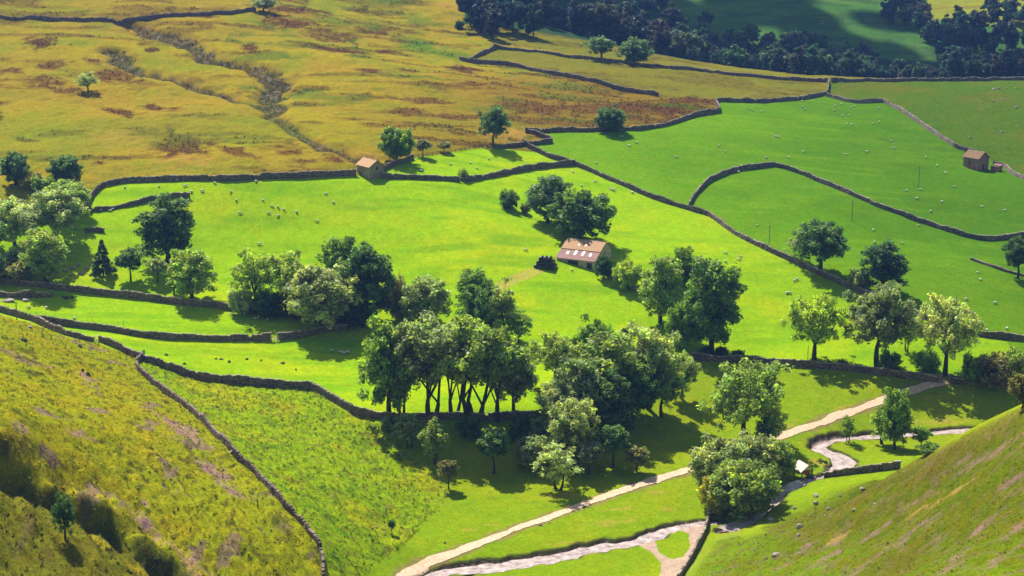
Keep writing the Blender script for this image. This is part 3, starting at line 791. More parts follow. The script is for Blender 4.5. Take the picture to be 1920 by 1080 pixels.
GREEN = (.185, .280, .040); DARK = (.105, .178, .040); SILVER = (.360, .400, .175); LIME = (.310, .390, .042); BROWN = (.235, .215, .075)
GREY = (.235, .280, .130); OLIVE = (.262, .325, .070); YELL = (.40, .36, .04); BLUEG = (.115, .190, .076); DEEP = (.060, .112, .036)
def plant(name, cat, label, kind, u, v, htop, wpx, col, seed=1, group=None, parts=True, sink=0.15):
    p = hit(u, v)
    k = mpp(p)
    H = (v - htop) * k / math.cos(math.atan2(CAMZ - p[2], p[1])); W = wpx * k * .92
    trunk, crown, Hr, Wr = proto(kind, seed)
    r = empty(name, (p[0], p[1], ground(p[0], p[1]) - sink), random.uniform(0, 2 * PI))
    r.scale = (W / Wr, W / Wr, H / Hr)
    tag(r, label, cat, group)
    tk = link(bpy.data.objects.new('trunk', trunk), r)
    cr = link(bpy.data.objects.new('crown', crown), r)
    j = [random.uniform(.88, 1.12) for _ in range(3)]
    cr.color = (col[0] * j[0] * (1 + (j[1] - 1) * .35) * 1.02, col[1] * j[0] * 1.06, col[2] * j[0] * (1 + (j[2] - 1) * .6), 1)
    return r

# ------------------------------------------------------------------ dry stone walls
def stone_mat(name, lo, hi, sc=2.2):
    m, nt, b, o = new_mat(name)
    tc = N(nt, 'ShaderNodeTexCoord')
    vo = N(nt, 'ShaderNodeTexVoronoi'); vo.inputs['Scale'].default_value = sc
    mpn = N(nt, 'ShaderNodeMapping'); mpn.inputs['Scale'].default_value = (1, 1, 2.2)
    nt.links.new(tc.outputs['Object'], mpn.inputs['Vector']); nt.links.new(mpn.outputs['Vector'], vo.inputs['Vector'])
    sx = N(nt, 'ShaderNodeSeparateColor'); nt.links.new(vo.outputs['Color'], sx.inputs['Color'])
    r = ramp_node(nt, [(0, lo), (.6, tuple((a + c) / 2 for a, c in zip(lo, hi))), (1, hi)])
    nt.links.new(sx.outputs['Red'], r.inputs['Fac'])
    nz = noise_node(nt, .25, 5, .65, tc)
    mx = N(nt, 'ShaderNodeMix', data_type='RGBA', blend_type='MULTIPLY'); mx.inputs[0].default_value = .7
    r2 = ramp_node(nt, [(.3, (.55, .55, .5)), (.7, (1.25, 1.2, 1.15))]); nt.links.new(nz.outputs['Fac'], r2.inputs['Fac'])
    nt.links.new(r.outputs['Color'], mx.inputs[6]); nt.links.new(r2.outputs['Color'], mx.inputs[7])
    nt.links.new(mx.outputs[2], b.inputs['Base Color'])
    b.inputs['Roughness'].default_value = .95; b.inputs['Specular IOR Level'].default_value = .15
    bp = N(nt, 'ShaderNodeBump'); bp.inputs['Strength'].default_value = .8; bp.inputs['Distance'].default_value = .12; bp.invert = True
    nt.links.new(vo.outputs['Distance'], bp.inputs['Height']); nt.links.new(bp.outputs['Normal'], b.inputs['Normal'])
    return m
WALLM = stone_mat('limestone_walling', (.06, .046, .038), (.27, .21, .17))
COPEM = stone_mat('limestone_coping', (.17, .135, .11), (.52, .43, .36), 1.2)  # paler than the walling: sun on the wall tops put into the colour
WALLPINK = stone_mat('pinkish_walling', (.16, .115, .095), (.36, .27, .23))  # paler, pinkish stone of some walls, piers and the pillar
BOX = [(-1,-1,-1),(1,-1,-1),(1,1,-1),(-1,1,-1),(-1,-1,1),(1,-1,1),(1,1,1),(-1,1,1)]
BOXF = [(0,3,2,1),(4,5,6,7),(0,1,5,4),(1,2,6,5),(2,3,7,6),(3,0,4,7)]
def wall(label, px, h=1.55, wd=.31, cat='stone wall', seed=1, ruin=0.0, mat=None, cmat=None, group='dry stone field walls', pts=None, name='dry_stone_wall', cope=True):
    rs = np.random.default_rng(seed * 7 + 3)
    P = pts or world_line(px, .8)
    Q = [P[0]]
    for p in P[1:]:
        if (p - Q[-1]).length > .35: Q.append(p)
    n = len(Q)
    c = Q[n // 2]; base = Vector((c.x, c.y, ground(c.x, c.y)))
    root = empty(name, base); tag(root, label, cat, group)
    V = []; Fq = []; CV = []; CF = []
    hh = np.convolve(np.pad(rs.normal(0, .12 + ruin * .4, n), 2, mode='edge'), np.ones(5) / 5, 'valid') * 1.4 + np.convolve(np.pad(rs.normal(0, .3, n), 10, mode='edge'), np.ones(21) / 21, 'valid') - np.abs(rs.normal(0, .05, n)) - .25 * (rs.random(n) > .985)
    far_ = c.y > 640
    gz_prev = None
    for i, p in enumerate(Q):
        t = Q[min(i + 1, n - 1)] - Q[max(i - 1, 0)]; t.normalize(); nr = Vector((-t.y, t.x))
        gz = ground(p.x, p.y)
        ht = h * .94 * (1 + hh[i])
        if ruin: ht = max(.25, ht * (1 - ruin * max(0, math.sin(i * .37 + seed)) * .8))
        j = rs.normal(0, .07, 2)
        for s, k, z in ((-1, 1.25, -.6), (-1, 1.2, .02), (-1, 1.0, ht * .55), (-1, .72, ht), (1, .72, ht), (1, 1.0, ht * .55), (1, 1.2, .02), (1, 1.25, -.6)):
            q = p + nr * (s * wd * k + j[0])
            V.append((q.x - base.x, q.y - base.y, gz + z - base.z))
        if i:
            a = (i - 1) * 8
            for k in range(7): Fq.append((a + k, a + k + 1, a + 8 + k + 1, a + 8 + k))
        if cope:
            for sub in range(1 if far_ else 2):
                L = (.40 if far_ else .21) * rs.uniform(.8, 1.15); hz = rs.uniform(.10, .20); tw = wd * rs.uniform(.8, 1.05)
                o2 = p + t * (0 if far_ else (sub - .5) * .42)
                tilt = rs.normal(0, .12)
                b0 = len(CV)
                for (x, y, z) in BOX:
                    zz = ht - .02 + hz * (1 + z) * (.8 if z > 0 and abs(y) > 0 else 1) + x * tilt * .2
                    w2 = o2 + t * (x * L * (1 - .1 * (z > 0))) + nr * (y * tw * (1 - .25 * (z > 0)))
                    CV.append((w2.x - base.x, w2.y - base.y, gz + zz - base.z))
                CF += [tuple(b0 + q for q in f) for f in BOXF]
    Fq.append(tuple(range(8))); e = (n - 1) * 8; Fq.append(tuple(e + q for q in reversed(range(8))))
    mesh_obj('wall_body', V, Fq, mat or WALLM, root)
    if cope: mesh_obj('coping', CV, CF, cmat or COPEM, root)
    return root

# ------------------------------------------------------------------ small shape helpers for buildings and furniture
class Geo:
    def __init__(self): self.V = []; self.F = []
    def box(self, x0, x1, y0, y1, z0, z1):
        b = len(self.V)
        for (x, y, z) in BOX: self.V.append(((x0 + x1) / 2 + x * (x1 - x0) / 2, (y0 + y1) / 2 + y * (y1 - y0) / 2, (z0 + z1) / 2 + z * (z1 - z0) / 2))
        self.F += [tuple(b + q for q in f) for f in BOXF]
    def prism(self, poly, x0, x1):
        """polygon in (y,z), extruded along x"""
        b = len(self.V); n = len(poly)
        for (y, z) in poly: self.V.append((x0, y, z))
        for (y, z) in poly: self.V.append((x1, y, z))
        self.F.append(tuple(b + k for k in reversed(range(n)))); self.F.append(tuple(b + n + k for k in range(n)))
        for k in range(n): self.F.append((b + k, b + (k + 1) % n, b + n + (k + 1) % n, b + n + k))
    def slab(self, a, b_, c, d, th):
        """sloping slab through four corners, th thick upward along its normal"""
        a, b_, c, d = map(Vector, (a, b_, c, d)); nn = (b_ - a).cross(d - a).normalized() * th
        s = len(self.V)
        for p in (a, b_, c, d): self.V.append(tuple(p))
        for p in (a, b_, c, d): self.V.append(tuple(p + nn))
        self.F += [tuple(s + q for q in f) for f in BOXF]
    def tube(self, p0, p1, r0, r1, sides=8):
        T = Tube(); T.add([p0, p1], r0, r1, sides); b = len(self.V)
        self.V += [tuple(v) for v in T.V]; self.F += [tuple(b + q for q in f) for f in T.F]
        self.F.append(tuple(b + k for k in reversed(range(sides)))); self.F.append(tuple(b + sides + k for k in range(sides)))
    def build(self, name, mat, parent=None, smooth=False):
        return mesh_obj(name, self.V, self.F, mat, parent, smooth)
def blob(rs, rx, ry, rz, sub=2, rough=.25, cutz=None):
    bm = bmesh.new(); bmesh.ops.create_icosphere(bm, subdivisions=sub, radius=1)
    for v in bm.verts:
        d = v.co.normalized()
        f = 1 + rough * (math.sin(d.x * 3.1 + rs.random() * .6 + rx * 7) * math.cos(d.y * 2.7 + ry * 9) + rs.normal(0, .25))
        v.co = Vector((d.x * rx * f, d.y * ry * f, d.z * rz * f))
        if cutz is not None: v.co.z = max(v.co.z, cutz)
    V = [tuple(v.co) for v in bm.verts]; F_ = [tuple(q.index for q in f.verts) for f in bm.faces]
    bm.free(); return V, F_
# ------------------------------------------------------------------ field walls
wall('far drystone wall crossing the top left of the moor', [(-30,34),(0,34),(80,37),(210,41),(330,31),(480,21)], 1.9, seed=1)
wall('short drystone wall rising to a corner at the moor enclosure', [(880,115),(905,102),(930,90)], 1.8, seed=2)
wall('long drystone wall along the top of the moor enclosure below the dark wood', [(930,90),(1000,98),(1100,110),(1250,128),(1400,143),(1553,153)], 1.4, seed=3)
wall('drystone wall along the lower side of the moor enclosure', [(862,112),(880,117),(960,124),(1060,144),(1150,166),(1235,181)], 1.8, seed=4)
wall('level drystone wall on the brow in front of the far wood', [(1558,153),(1620,153),(1740,152),(1925,151)], 1.7, seed=5)
wall('drystone wall between brown moor and upper green meadow', [(1553,156),(1550,177),(1500,188),(1430,193),(1350,191),(1343,194),(1348,211),(1300,218),(1250,236),(1200,244),(1100,248),(985,249)], 1.8, seed=6)
wall('short zigzag drystone wall at the meadow corner beside the lone grey tree', [(990,250),(1035,267),(985,273),(925,279)], 1.7, seed=7)
wall('pinkish drystone wall descending to the small right-hand barn', [(1550,181),(1600,193),(1655,192),(1700,216),(1760,257),(1790,276),(1826,288)], 1.7, seed=8, mat=WALLPINK)
wall('drystone wall running down right from the small right-hand barn', [(1862,308),(1882,312),(1900,328),(1930,342)], 1.6, seed=9, mat=WALLPINK)
wall('long diagonal drystone wall dividing the bright and dark green fields', [(980,271),(1030,296),(1078,310),(1150,341),(1220,371),(1290,393),(1330,406),(1380,441),(1440,471),(1500,499),(1560,526),(1600,544),(1700,586),(1830,630),(1930,642)], 1.7, seed=10)
wall('curved drystone wall looping round the inner right-hand meadow', [(1293,388),(1300,372),(1330,341),(1380,321),(1450,312),(1500,326),(1560,351),(1640,386),(1720,416),(1800,441),(1850,451),(1930,443)], 1.7, seed=11)
wall('dark drystone wall under the moor left of the small stone barn', [(160,398),(175,367),(195,350),(240,342),(330,339),(420,339),(500,335),(600,332),(668,329)], 2.0, seed=12)
wall('drystone wall right of the small stone barn at the field top', [(716,335),(780,336),(830,338),(862,341)], 1.7, seed=13)
wall('drystone wall curving up from the lone bush to the wall junction', [(868,341),(895,338),(950,327),(1010,316),(1078,310)], 2.0, seed=14)
wall('short drystone wall climbing from the small barn to the round tree', [(715,323),(745,309),(775,299)], 1.7, seed=15)
wall('short broken drystone wall ending in the top left of the bright field', [(162,398),(200,394),(250,385),(290,375),(330,371),(356,372)], 1.6, seed=16, ruin=.25)
wall('drystone wall below the left-hand tree clump', [(-20,528),(0,531),(100,542),(200,554),(280,563),(400,577),(500,590),(600,600),(660,604)], 1.9, seed=17)
wall('ruined length of drystone wall standing alone at the left edge', [(-20,554),(0,555),(35,558),(100,557)], 1.7, seed=18, ruin=.35)
wall('drystone wall across the middle of the left fields, up to the gate', [(75,604),(120,611),(200,620),(270,632),(400,639),(508,638)], 1.9, seed=19)
wall('short drystone wall from the gate to the big silvery tree', [(522,637),(560,634),(610,622),(650,621)], 1.9, seed=20)
wall('drystone wall at the top of the near slope, left of the gap', [(-25,578),(0,584),(60,602),(120,628),(176,642)], 2.1, seed=21)
wall('long dark drystone wall between the lower field and the tussocky slope', [(186,641),(250,670),(340,702),(420,717),(500,724),(580,730),(620,750),(660,774),(695,783)], 2.1, seed=22)
wall('dark drystone wall under the row of tall trees', [(695,783),(800,790),(900,788),(1030,786),(1070,782),(1150,748),(1230,710),(1298,675)], 2.0, seed=23)
wall('brown drystone wall running down the near left slope', [(270,669),(257,681),(260,696),(300,730),(350,766),(400,815),(434,848),(480,890),(530,945),(570,990),(600,1030),(606,1060),(607,1095)], 1.7, seed=24, cmat=WALLPINK)
wall('purplish drystone wall under the three big roadside trees', [(1300,674),(1400,680),(1500,688),(1600,697),(1700,710),(1758,717)], 2.0, seed=25)
wall('shaded drystone wall below the brown hedge at the right edge', [(1782,719),(1850,724),(1930,731)], 1.9, seed=26)
wall('stone retaining wall beside the bend of the stream', [(1545,897),(1580,891),(1640,884),(1688,878)], 1.9, seed=27)
wall('low drystone wall at the bottom edge between gravel bank and near slope', [(1330,962),(1322,1000),(1302,1040),(1272,1090)], 1.5, seed=28)
wall('reddish drystone wall slanting away from the big stone barn', [(1138,518),(1180,540),(1212,561)], 1.4, seed=29, mat=WALLPINK)
wall('stub of broken drystone wall in the grass left of the conifer', [(160,437),(178,434),(195,436)], 1.3, seed=30, ruin=.2)
wall('low tumbled wall line near the right-edge tree', [(1820,487),(1850,497),(1880,508),(1925,520)], .7, seed=31, ruin=.5)
wall('ruined pinkish wall among the trees right of the dark tree', [(700,560),(730,572),(770,596)], 2.2, seed=32, ruin=.3, mat=WALLPINK)

# ------------------------------------------------------------------ barns
ROOFT = simple_mat('stone_slates', (.33, .185, .085), (.50, .30, .15), 3.5, .85, .7, .12, .25)
ROOFR = simple_mat('rusty_sheeting', (.17, .068, .048), (.26, .11, .08), .6, .7, .3, .06, .3)
ROOFO = simple_mat('ochre_slates', (.145, .075, .032), (.235, .13, .055), 1.6, .85, .7, .12, .25)
BARNW = stone_mat('barn_masonry', (.40, .31, .22), (.66, .53, .40), 1.6)
BARNS = stone_mat('weathered_masonry', (.22, .165, .12), (.42, .33, .25), 1.6)
BARNP = stone_mat('pinkish_masonry', (.26, .125, .10), (.42, .22, .18), 1.6)
DOORM = simple_mat('dark_boards', (.030, .026, .026), (.065, .055, .052), 3, .8, .3)
PANELM = simple_mat('translucent_panel', (.42, .44, .60), (.62, .64, .80), .8, .35, .05, .02, .5)
TIMBER = simple_mat('weathered_timber', (.11, .085, .06), (.22, .18, .135), 3, .9, .4)
WHITEM = simple_mat('white_paint', (.40, .35, .28), (.66, .60, .53), 1.3, .6, .1)
REDM = simple_mat('red_paint', (.42, .05, .04), (.55, .09, .07), 2, .6, .1)

def barn(name, label, corner, rz, L, W, eave, ridge, run, wallm, roofm, front=(), gable=(), lower=False, lights=()):
    """corner: photo pixel of the near corner (right end of the front wall)"""
    p = hit(*corner)
    ca, sa = math.cos(rz), math.sin(rz)
    cx = p[0] - (ca * L / 2 - sa * (-W / 2)); cy = p[1] - (sa * L / 2 + ca * (-W / 2))
    root = empty(name, (cx, cy, p[2] + .05), rz); tag(root, label, 'barn')
    hx, hy, T_ = L / 2, W / 2, .5
    beave = ridge - (W - run) * (ridge - eave) / run
    yr = -hy + run
    g = Geo()
    xs = -hx + T_
    for (x0, x1, z0, z1) in sorted(front):
        g.box(xs, x0, -hy, -hy + T_, -2.5, eave)
        if z1 < eave: g.box(x0, x1, -hy, -hy + T_, z1, eave)
        g.box(x0, x1, -hy, -hy + T_, -2.5, z0)
        xs = x1
    g.box(xs, hx - T_, -hy, -hy + T_, -2.5, eave)
    g.box(-hx + T_, hx - T_, hy - T_, hy, -2.5, beave)
    poly = [(-hy, -2.5), (hy, -2.5), (hy, beave), (yr, ridge), (-hy, eave)]
    g.prism(poly, -hx, -hx + T_); g.prism(poly, hx - T_, hx)
    g.build('wall', wallm, root)
    for (x0, x1, z0, z1) in front:
        d = Geo(); d.box(x0 + .003, x1 - .003, -hy + .28, -hy + .36, z0, z1); d.build('door' if z0 < .1 else 'window', DOORM, root)
    for (y0, y1, z0, z1) in gable:
        d = Geo(); d.box(hx - .06, hx + .05, y0, y1, z0, z1); d.build('door' if z0 < .1 else 'window', DOORM, root)
    ov, th = .35, .22
    sl = (ridge - eave) / run
    zf = lambda y: ridge - abs(y - yr) * sl
    yf = -hy - ov
    ymid = -hy + run * .46 if lower else yf
    r = Geo()
    r.slab((-hx - ov, ymid, zf(ymid) + .01), (hx + ov, ymid, zf(ymid) + .01), (hx + ov, yr, zf(yr) + .01), (-hx - ov, yr, zf(yr) + .01), th)
    rf = r.build('roof', roofm, root)
    b2 = Geo(); yb = hy + ov
    b2.slab((hx + ov, yb, zf(yb) + .01), (-hx - ov, yb, zf(yb) + .01), (-hx - ov, yr + .002, zf(yr) + .01), (hx + ov, yr + .002, zf(yr) + .01), th)
    b2.build('roof', roofm, root)
    c = Geo(); c.tube((-hx - ov - .03, yr, ridge + .16), (hx + ov + .03, yr, ridge + .16), .17, .17, 8); c.build('ridge_tiles', COPEM, root)
    if lower:
        l = Geo(); yl = ymid - .002
        l.slab((-hx - ov - .02, yf, zf(yf) - .05), (hx + ov + .02, yf, zf(yf) - .05), (hx + ov + .02, yl, zf(yl) - .05), (-hx - ov - .02, yl, zf(yl) - .05), .12)
        tag(l.build('lower_roof', ROOFR, root), 'rust-red sheet roof below the slates')
    for (x0, x1, y0, y1, low) in lights:
        s = Geo(); o_ = .075 if low else th + .015
        s.slab((x0, y0, zf(y0) + o_), (x1, y0, zf(y0) + o_), (x1, y1, zf(y1) + o_), (x0, y1, zf(y1) + o_), .05)
        s.build('skylight', PANELM, root)
    return root
hy = 6.5
b_main = barn('stone_barn', 'big stone barn with rusty catslide roof and pale skylights in the bright field', (1114,507), R(-27), 12.8, 13, 2.9, 7.1, 8.3, BARNW, ROOFT,
     front=[(-2.6, .9, 0, 2.3), (3.9, 5.6, 0, 2.1)], gable=[(-3.5, -2.4, 0, 2.1), (.6, 1.5, 3.2, 4.2)], lower=True,
     lights=[(-4.1,-3.4,-hy+1.7,-hy+2.8,1), (-1.5,-.8,-hy+1.6,-hy+3.4,1), (1.1,1.8,-hy+1.6,-hy+3.4,1), (3.7,4.4,-hy+1.7,-hy+2.8,1), (-1.8,-1.4,-hy+5.6,-hy+6.1,0), (.6,1.0,-hy+5.6,-hy+6.1,0)])
barn('stone_barn', 'small pale stone barn under the moor with a pink-beige roof', (693,337), R(-52), 7.7, 6, 4.2, 6.1, 3.0, BARNS, ROOFT, front=[(-2.6, -1.4, 0, 1.9)], gable=[(-.5, .5, 3.0, 3.9)])
barn('stone_barn', 'small reddish stone barn on the wall at the far right', (1834,320), R(-52), 7.4, 6.4, 4.6, 6.8, 3.2, BARNP, ROOFO, front=[(-1.2, -.3, 2.2, 3.2)], gable=[(-.6, .4, 0, 2.0)])
# lean-to pen beside the right barn
p = hit(1868, 320)
pen = empty('stone_pen', (p[0], p[1], p[2]), R(-52)); tag(pen, 'low stone pen against the right-hand end of the far right barn', 'pen')
g = Geo(); g.box(-1.6, 1.6, -1.6, -1.2, -1.5, 1.9); g.box(-1.6, 1.6, 1.2, 1.6, -1.5, 2.3); g.box(1.2, 1.6, -1.2, 1.2, -1.5, 2.0); g.build('wall', BARNP, pen)
g = Geo(); g.slab((-1.7, .1, 2.0), (1.7, .1, 2.0), (1.7, 1.75, 2.4), (-1.7, 1.75, 2.4), .12); g.build('roof', ROOFR, pen)

# ------------------------------------------------------------------ wrapped bales beside the big barn
m, nt, b, o = new_mat('black_wrap'); b.inputs['Base Color'].default_value = (.010, .014, .022, 1); b.inputs['Roughness'].default_value = .32
nz = noise_node(nt, 2.5, 4); bp = N(nt, 'ShaderNodeBump'); bp.inputs['Strength'].default_value = .5; bp.inputs['Distance'].default_value = .08
nt.links.new(nz.outputs['Fac'], bp.inputs['Height']); nt.links.new(bp.outputs['Normal'], b.inputs['Normal']); WRAP = m
def lathe(profile, sides=16, axis='x'):
    V = []; F_ = []
    for (r, a) in profile:
        for k in range(sides):
            th = 2 * PI * k / sides
            V.append((a, r * math.cos(th), r * math.sin(th)) if axis == 'x' else (r * math.cos(th), r * math.sin(th), a))
    n = len(profile)
    for i in range(n - 1):
        for k in range(sides):
            k2 = (k + 1) % sides
            F_.append((i * sides + k, i * sides + k2, (i + 1) * sides + k2, (i + 1) * sides + k))
    F_.append(tuple(reversed(range(sides)))); F_.append(tuple((n - 1) * sides + k for k in range(sides)))
    return V, F_
prof = [(.40, -.66), (.58, -.64), (.655, -.56), (.67, -.2), (.66, 0), (.67, .2), (.655, .56), (.58, .64), (.40, .66)]
bv, bf = lathe(prof, 18)
bale0 = None
pb = hit(1021, 504)
rows = [(5, 0, 'lowest'), (4, 1, 'middle'), (3, 2, 'top')]
for n, lev, word in rows:
    for dpt in range(3 if lev < 2 else 2):
        for k in range(n):
            rot = R(-14)
            lx = (k - (n - 1) / 2) * 1.34; ly = (dpt - (.0 if lev else 0)) * 1.36 + lev * .35
            x = pb[0] + lx * math.cos(rot) - ly * math.sin(rot); y = pb[1] + lx * math.sin(rot) + ly * math.cos(rot)
            if bale0 is None:
                o = mesh_obj('wrapped_bale', bv, bf, WRAP, smooth=True); bale0 = o
            else:
                o = bale0.copy(); COL.objects.link(o)
            zb = min(ground(pb[0], pb[1]), ground(x, y)) if lev == 0 else ground(pb[0], pb[1])
            o.location = (x, y, ground(pb[0], pb[1]) + .62 + lev * 1.16)
            o.rotation_euler = (0, 0, rot + PI / 2 + random.uniform(-.05, .05))
            tag(o, 'black plastic-wrapped round bale in the %s layer of the stack beside the big barn' % word, 'bale', 'black bales in the %s layer' % word)

# ------------------------------------------------------------------ shelter by the stream
p = hit(1506, 894)
sh = empty('shelter', (p[0], p[1], p[2]), R(-68)); sh.scale = (1.3, 1.3, 1.3); tag(sh, 'small open shelter with white gabled roof beside the stream', 'shelter')
for (x, y) in ((-1.35, -1.1), (1.35, -1.1), (1.35, 1.1), (-1.35, 1.1)):
    g = Geo(); g.box(x - .09, x + .09, y - .09, y + .09, -.6, 1.75); g.build('post', TIMBER, sh)
for s in (-1, 1):
    g = Geo()
    a, b_, c, d = (-1.75, -1.55, 1.55), (1.75, -1.55, 1.55), (1.75, -.0, 2.75), (-1.75, -.0, 2.75)
    if s > 0: a, b_, c, d = (1.75, 1.55, 1.55), (-1.75, 1.55, 1.55), (-1.75, .002, 2.75), (1.75, .002, 2.75)
    g.slab(a, b_, c, d, .08); g.build('roof', WHITEM, sh)
g = Geo(); g.prism([(-1.2, 1.85), (1.2, 1.85), (0, 2.68)], 1.45, 1.52); g.build('gable_board', WHITEM, sh)
g = Geo(); g.box(.9, 1.0, -.35, .45, .7, 1.6); g.build('notice_board', REDM, sh)
g = Geo(); g.box(-1.2, .4, .95, 1.03, .1, 1.7); g.build('back_panel', TIMBER, sh)

# ------------------------------------------------------------------ poles, posts, gates, fences
def pole(label, u, v, vtop, r=.13, cross=True, group=None):
    p = hit(u, v); H = (v - vtop) * mpp(p) / .97
    rt = empty('telegraph_pole' if cross else 'wooden_post', (p[0], p[1], ground(p[0], p[1]))); tag(rt, label, 'pole' if cross else 'post', group)
    g = Geo(); g.tube((0, 0, -.6), (0, 0, H), r, r * .75, 8); g.build('shaft', TIMBER, rt)
    if cross:
        g = Geo(); g.box(-.55, .55, -.05, .05, H - .45, H - .33); g.build('crossarm', TIMBER, rt)
        for s in (-.45, .45):
            g = Geo(); g.tube((s, 0, H - .33), (s, 0, H - .16), .06, .045, 6); g.build('insulator', WHITEM, rt)
    return rt
pole('telegraph pole behind the diagonal wall, left of the bushy dark tree', 1442, 458, 423)
pole('telegraph pole in the middle of the inner right-hand meadow', 1597, 416, 375)
pole('telegraph pole in the upper right meadow, short of the reddish barn', 1722, 354, 313)
pole('telegraph pole behind the wall at the left edge', 32, 600, 566, .15)
pole('twin-topped post in front of the wall under the left roadside tree', 1514, 688, 648, .10, False)
for i, (u, v) in enumerate([(69,597),(173,606),(232,612),(448,634)]):
    pole(['wooden post behind the near wall, first along from the telegraph pole', 'wooden post showing above the middle left wall', 'second wooden post above the middle left wall', 'wooden post on the middle left wall near the gate'][i], u, v, v - 13, .07, False)
def gate(label, u, v, wd, rz, h=1.3, mat=None):
    p = hit(u, v); rt = empty('field_gate', (p[0], p[1], ground(p[0], p[1])), rz); tag(rt, label, 'gate')
    for s in (-1, 1):
        g = Geo(); g.box(s * wd / 2 - .1, s * wd / 2 + .1, -.1, .1, -.4, h + .35); g.build('gatepost', COPEM, rt)
    for k in range(5):
        g = Geo(); z = .2 + k * (h - .25) / 4; g.box(-wd / 2 + .103, wd / 2 - .103, -.03, .03, z, z + .09); g.build('bar', mat or WHITEM, rt)
    g = Geo(); g.box(-.05, .05, -.065, -.033, .2, h); g.build('brace', mat or WHITEM, rt)
gate('pale gate closing the gap in the middle left wall', 515, 640, 1.7, .1)
gate('dark timber gate in the gap at the top of the near slope', 181, 644, 1.5, -.35, mat=TIMBER)
def block_stone(g, x, y, z, a, b_, c): g.box(x - a, x + a, y - b_, y + b_, z - c, z + c)
p = hit(437, 851); st = empty('step_stile', (p[0], p[1], ground(p[0], p[1])), R(-40)); tag(st, 'pale stone step stile in the wall down the near slope', 'stile')
for k, (x, z) in enumerate([(-.9, .15), (-.35, .5), (.25, .9), (.85, .45)]):
    g = Geo(); block_stone(g, x, 0, z, .32, .55, .09); g.build('step', WHITEM if k < 3 else COPEM, st)
# post and rail fence below the round tree
fp = world_line([(775,297),(820,290),(880,280),(922,276)], None)
fl = [fp[0]]
for a, b_ in zip(fp[:-1], fp[1:]):
    k = max(1, int((b_ - a).length / 2.2))
    fl += [a.lerp(b_, (q + 1) / k) for q in range(k)]
fz = [ground(q.x, q.y) for q in fl]; base = Vector((fl[0].x, fl[0].y, fz[0]))
fr = empty('timber_fence', base); tag(fr, 'timber post and rail fence between the round tree and the grey tree', 'fence')
for q, z in zip(fl, fz):
    g = Geo(); g.box(q.x - base.x - .08, q.x - base.x + .08, q.y - base.y - .08, q.y - base.y + .08, z - base.z - .4, z - base.z + 1.3); g.build('post', TIMBER, fr)
for a, b_, za, zb in zip(fl[:-1], fl[1:], fz[:-1], fz[1:]):
    g = Geo()
    for h in (.5, 1.05): g.tube((a.x - base.x, a.y - base.y - .1, za - base.z + h), (b_.x - base.x, b_.y - base.y - .1, zb - base.z + h), .055, .055, 5)
    g.build('rail', TIMBER, fr)
# pale pillar behind the brow wall
p = hit(1688, 152); pi_ = empty('stone_pillar', (p[0] , p[1] + 4, ground(p[0], p[1] + 4))); tag(pi_, 'slim pale pillar rising behind the brow wall', 'pillar')
g = Geo(); g.tube((0, 0, -.6), (0, 0, 4.6), .72, .42, 8); g.build('shaft', WALLPINK, pi_)
g = Geo(); g.tube((0, 0, 4.6), (0, 0, 5.5), .46, .05, 8); g.build('cap', COPEM, pi_)
# gate piers where the path meets the roadside wall
for i, (u, v, lab) in enumerate([(1762, 717, 'pinkish stone gate pier left of the path end'), (1782, 716, 'pinkish stone gate pier right of the path end')]):
    p = hit(u, v); rs = np.random.default_rng(50 + i)
    gp = empty('gate_pier', (p[0], p[1], ground(p[0], p[1])), .2); tag(gp, lab, 'gate pier')
    g = Geo(); g.box(-.55, .55, -.55, .55, -.5, 1.9); g.build('pier', WALLPINK, gp)
    g = Geo(); g.box(-.68, .68, -.68, .68, 1.902, 2.12); g.build('capstone', WALLPINK, gp)

# ------------------------------------------------------------------ boulders and stepping stones
ROCK = simple_mat('limestone_boulder', (.20, .165, .135), (.46, .39, .33), 1.2, .95, .7, .12, .2)
ROCKD = simple_mat('dark_gritstone', (.035, .028, .026), (.10, .075, .065), 1.2, .95, .7, .12, .2)
def boulder(label, u, v, wpx, hpx, mat, group=None, cat='boulder', name='boulder', i=0):
    p = hit(u, v); k = mpp(p); rs = np.random.default_rng(int(u * 13 + v))
    rx = wpx * k / 2; rz = hpx * k * .62
    V, F_ = blob(rs, rx, rx * rs.uniform(.6, .95), rz, 2, .22)
    o = mesh_obj(name, V, F_, mat, smooth=False)
    o.location = (p[0], p[1], ground(p[0], p[1]) + rz * .25); o.rotation_euler = (0, 0, rs.uniform(0, 6))
    tag(o, label, cat, group)
RS_ = [(1530,931,15,8),(1530,944,11,7),(1490,954,10,6),(1500,991,14,13),(1497,1005,9,7),(1455,1042,17,9),(1553,955,9,5),(1445,975,12,6),(1601,957,8,5),(1617,917,10,5),(1520,969,6,5),(1548,968,7,5),(1468,997,5,4),(1415,1032,6,4),(1575,930,6,4),(1650,912,7,4),(1540,1004,5,4),(1437,1048,5,4),(1390,1022,5,3),(1580,984,5,4),(1695,887,6,4),(1640,945,6,3)]
for i, r_ in enumerate(RS_):
    big = ['large pale boulder with a dark side, lying alone low on the right slope', 'long brown boulder at the foot of the right slope']
    lab = 'pale limestone boulder scattered on the lower right slope'
    if i == 3: boulder(big[0], *r_, ROCK)
    elif i == 5: boulder(big[1], *r_, ROCK)
    else: boulder(lab, *r_, ROCK, 'pale boulders on the right slope')
for (u, v, a, b_) in [(312,666,8,4),(346,683,8,4),(405,673,6,3),(430,679,8,5),(463,674,7,4),(530,681,9,3),(555,694,5,4),(415,674,8,3),(490,676,5,3)]:
    boulder('dark stone jutting from the grass step in the lower left field', u, v, a, b_, ROCKD, 'dark stones in the lower left field')
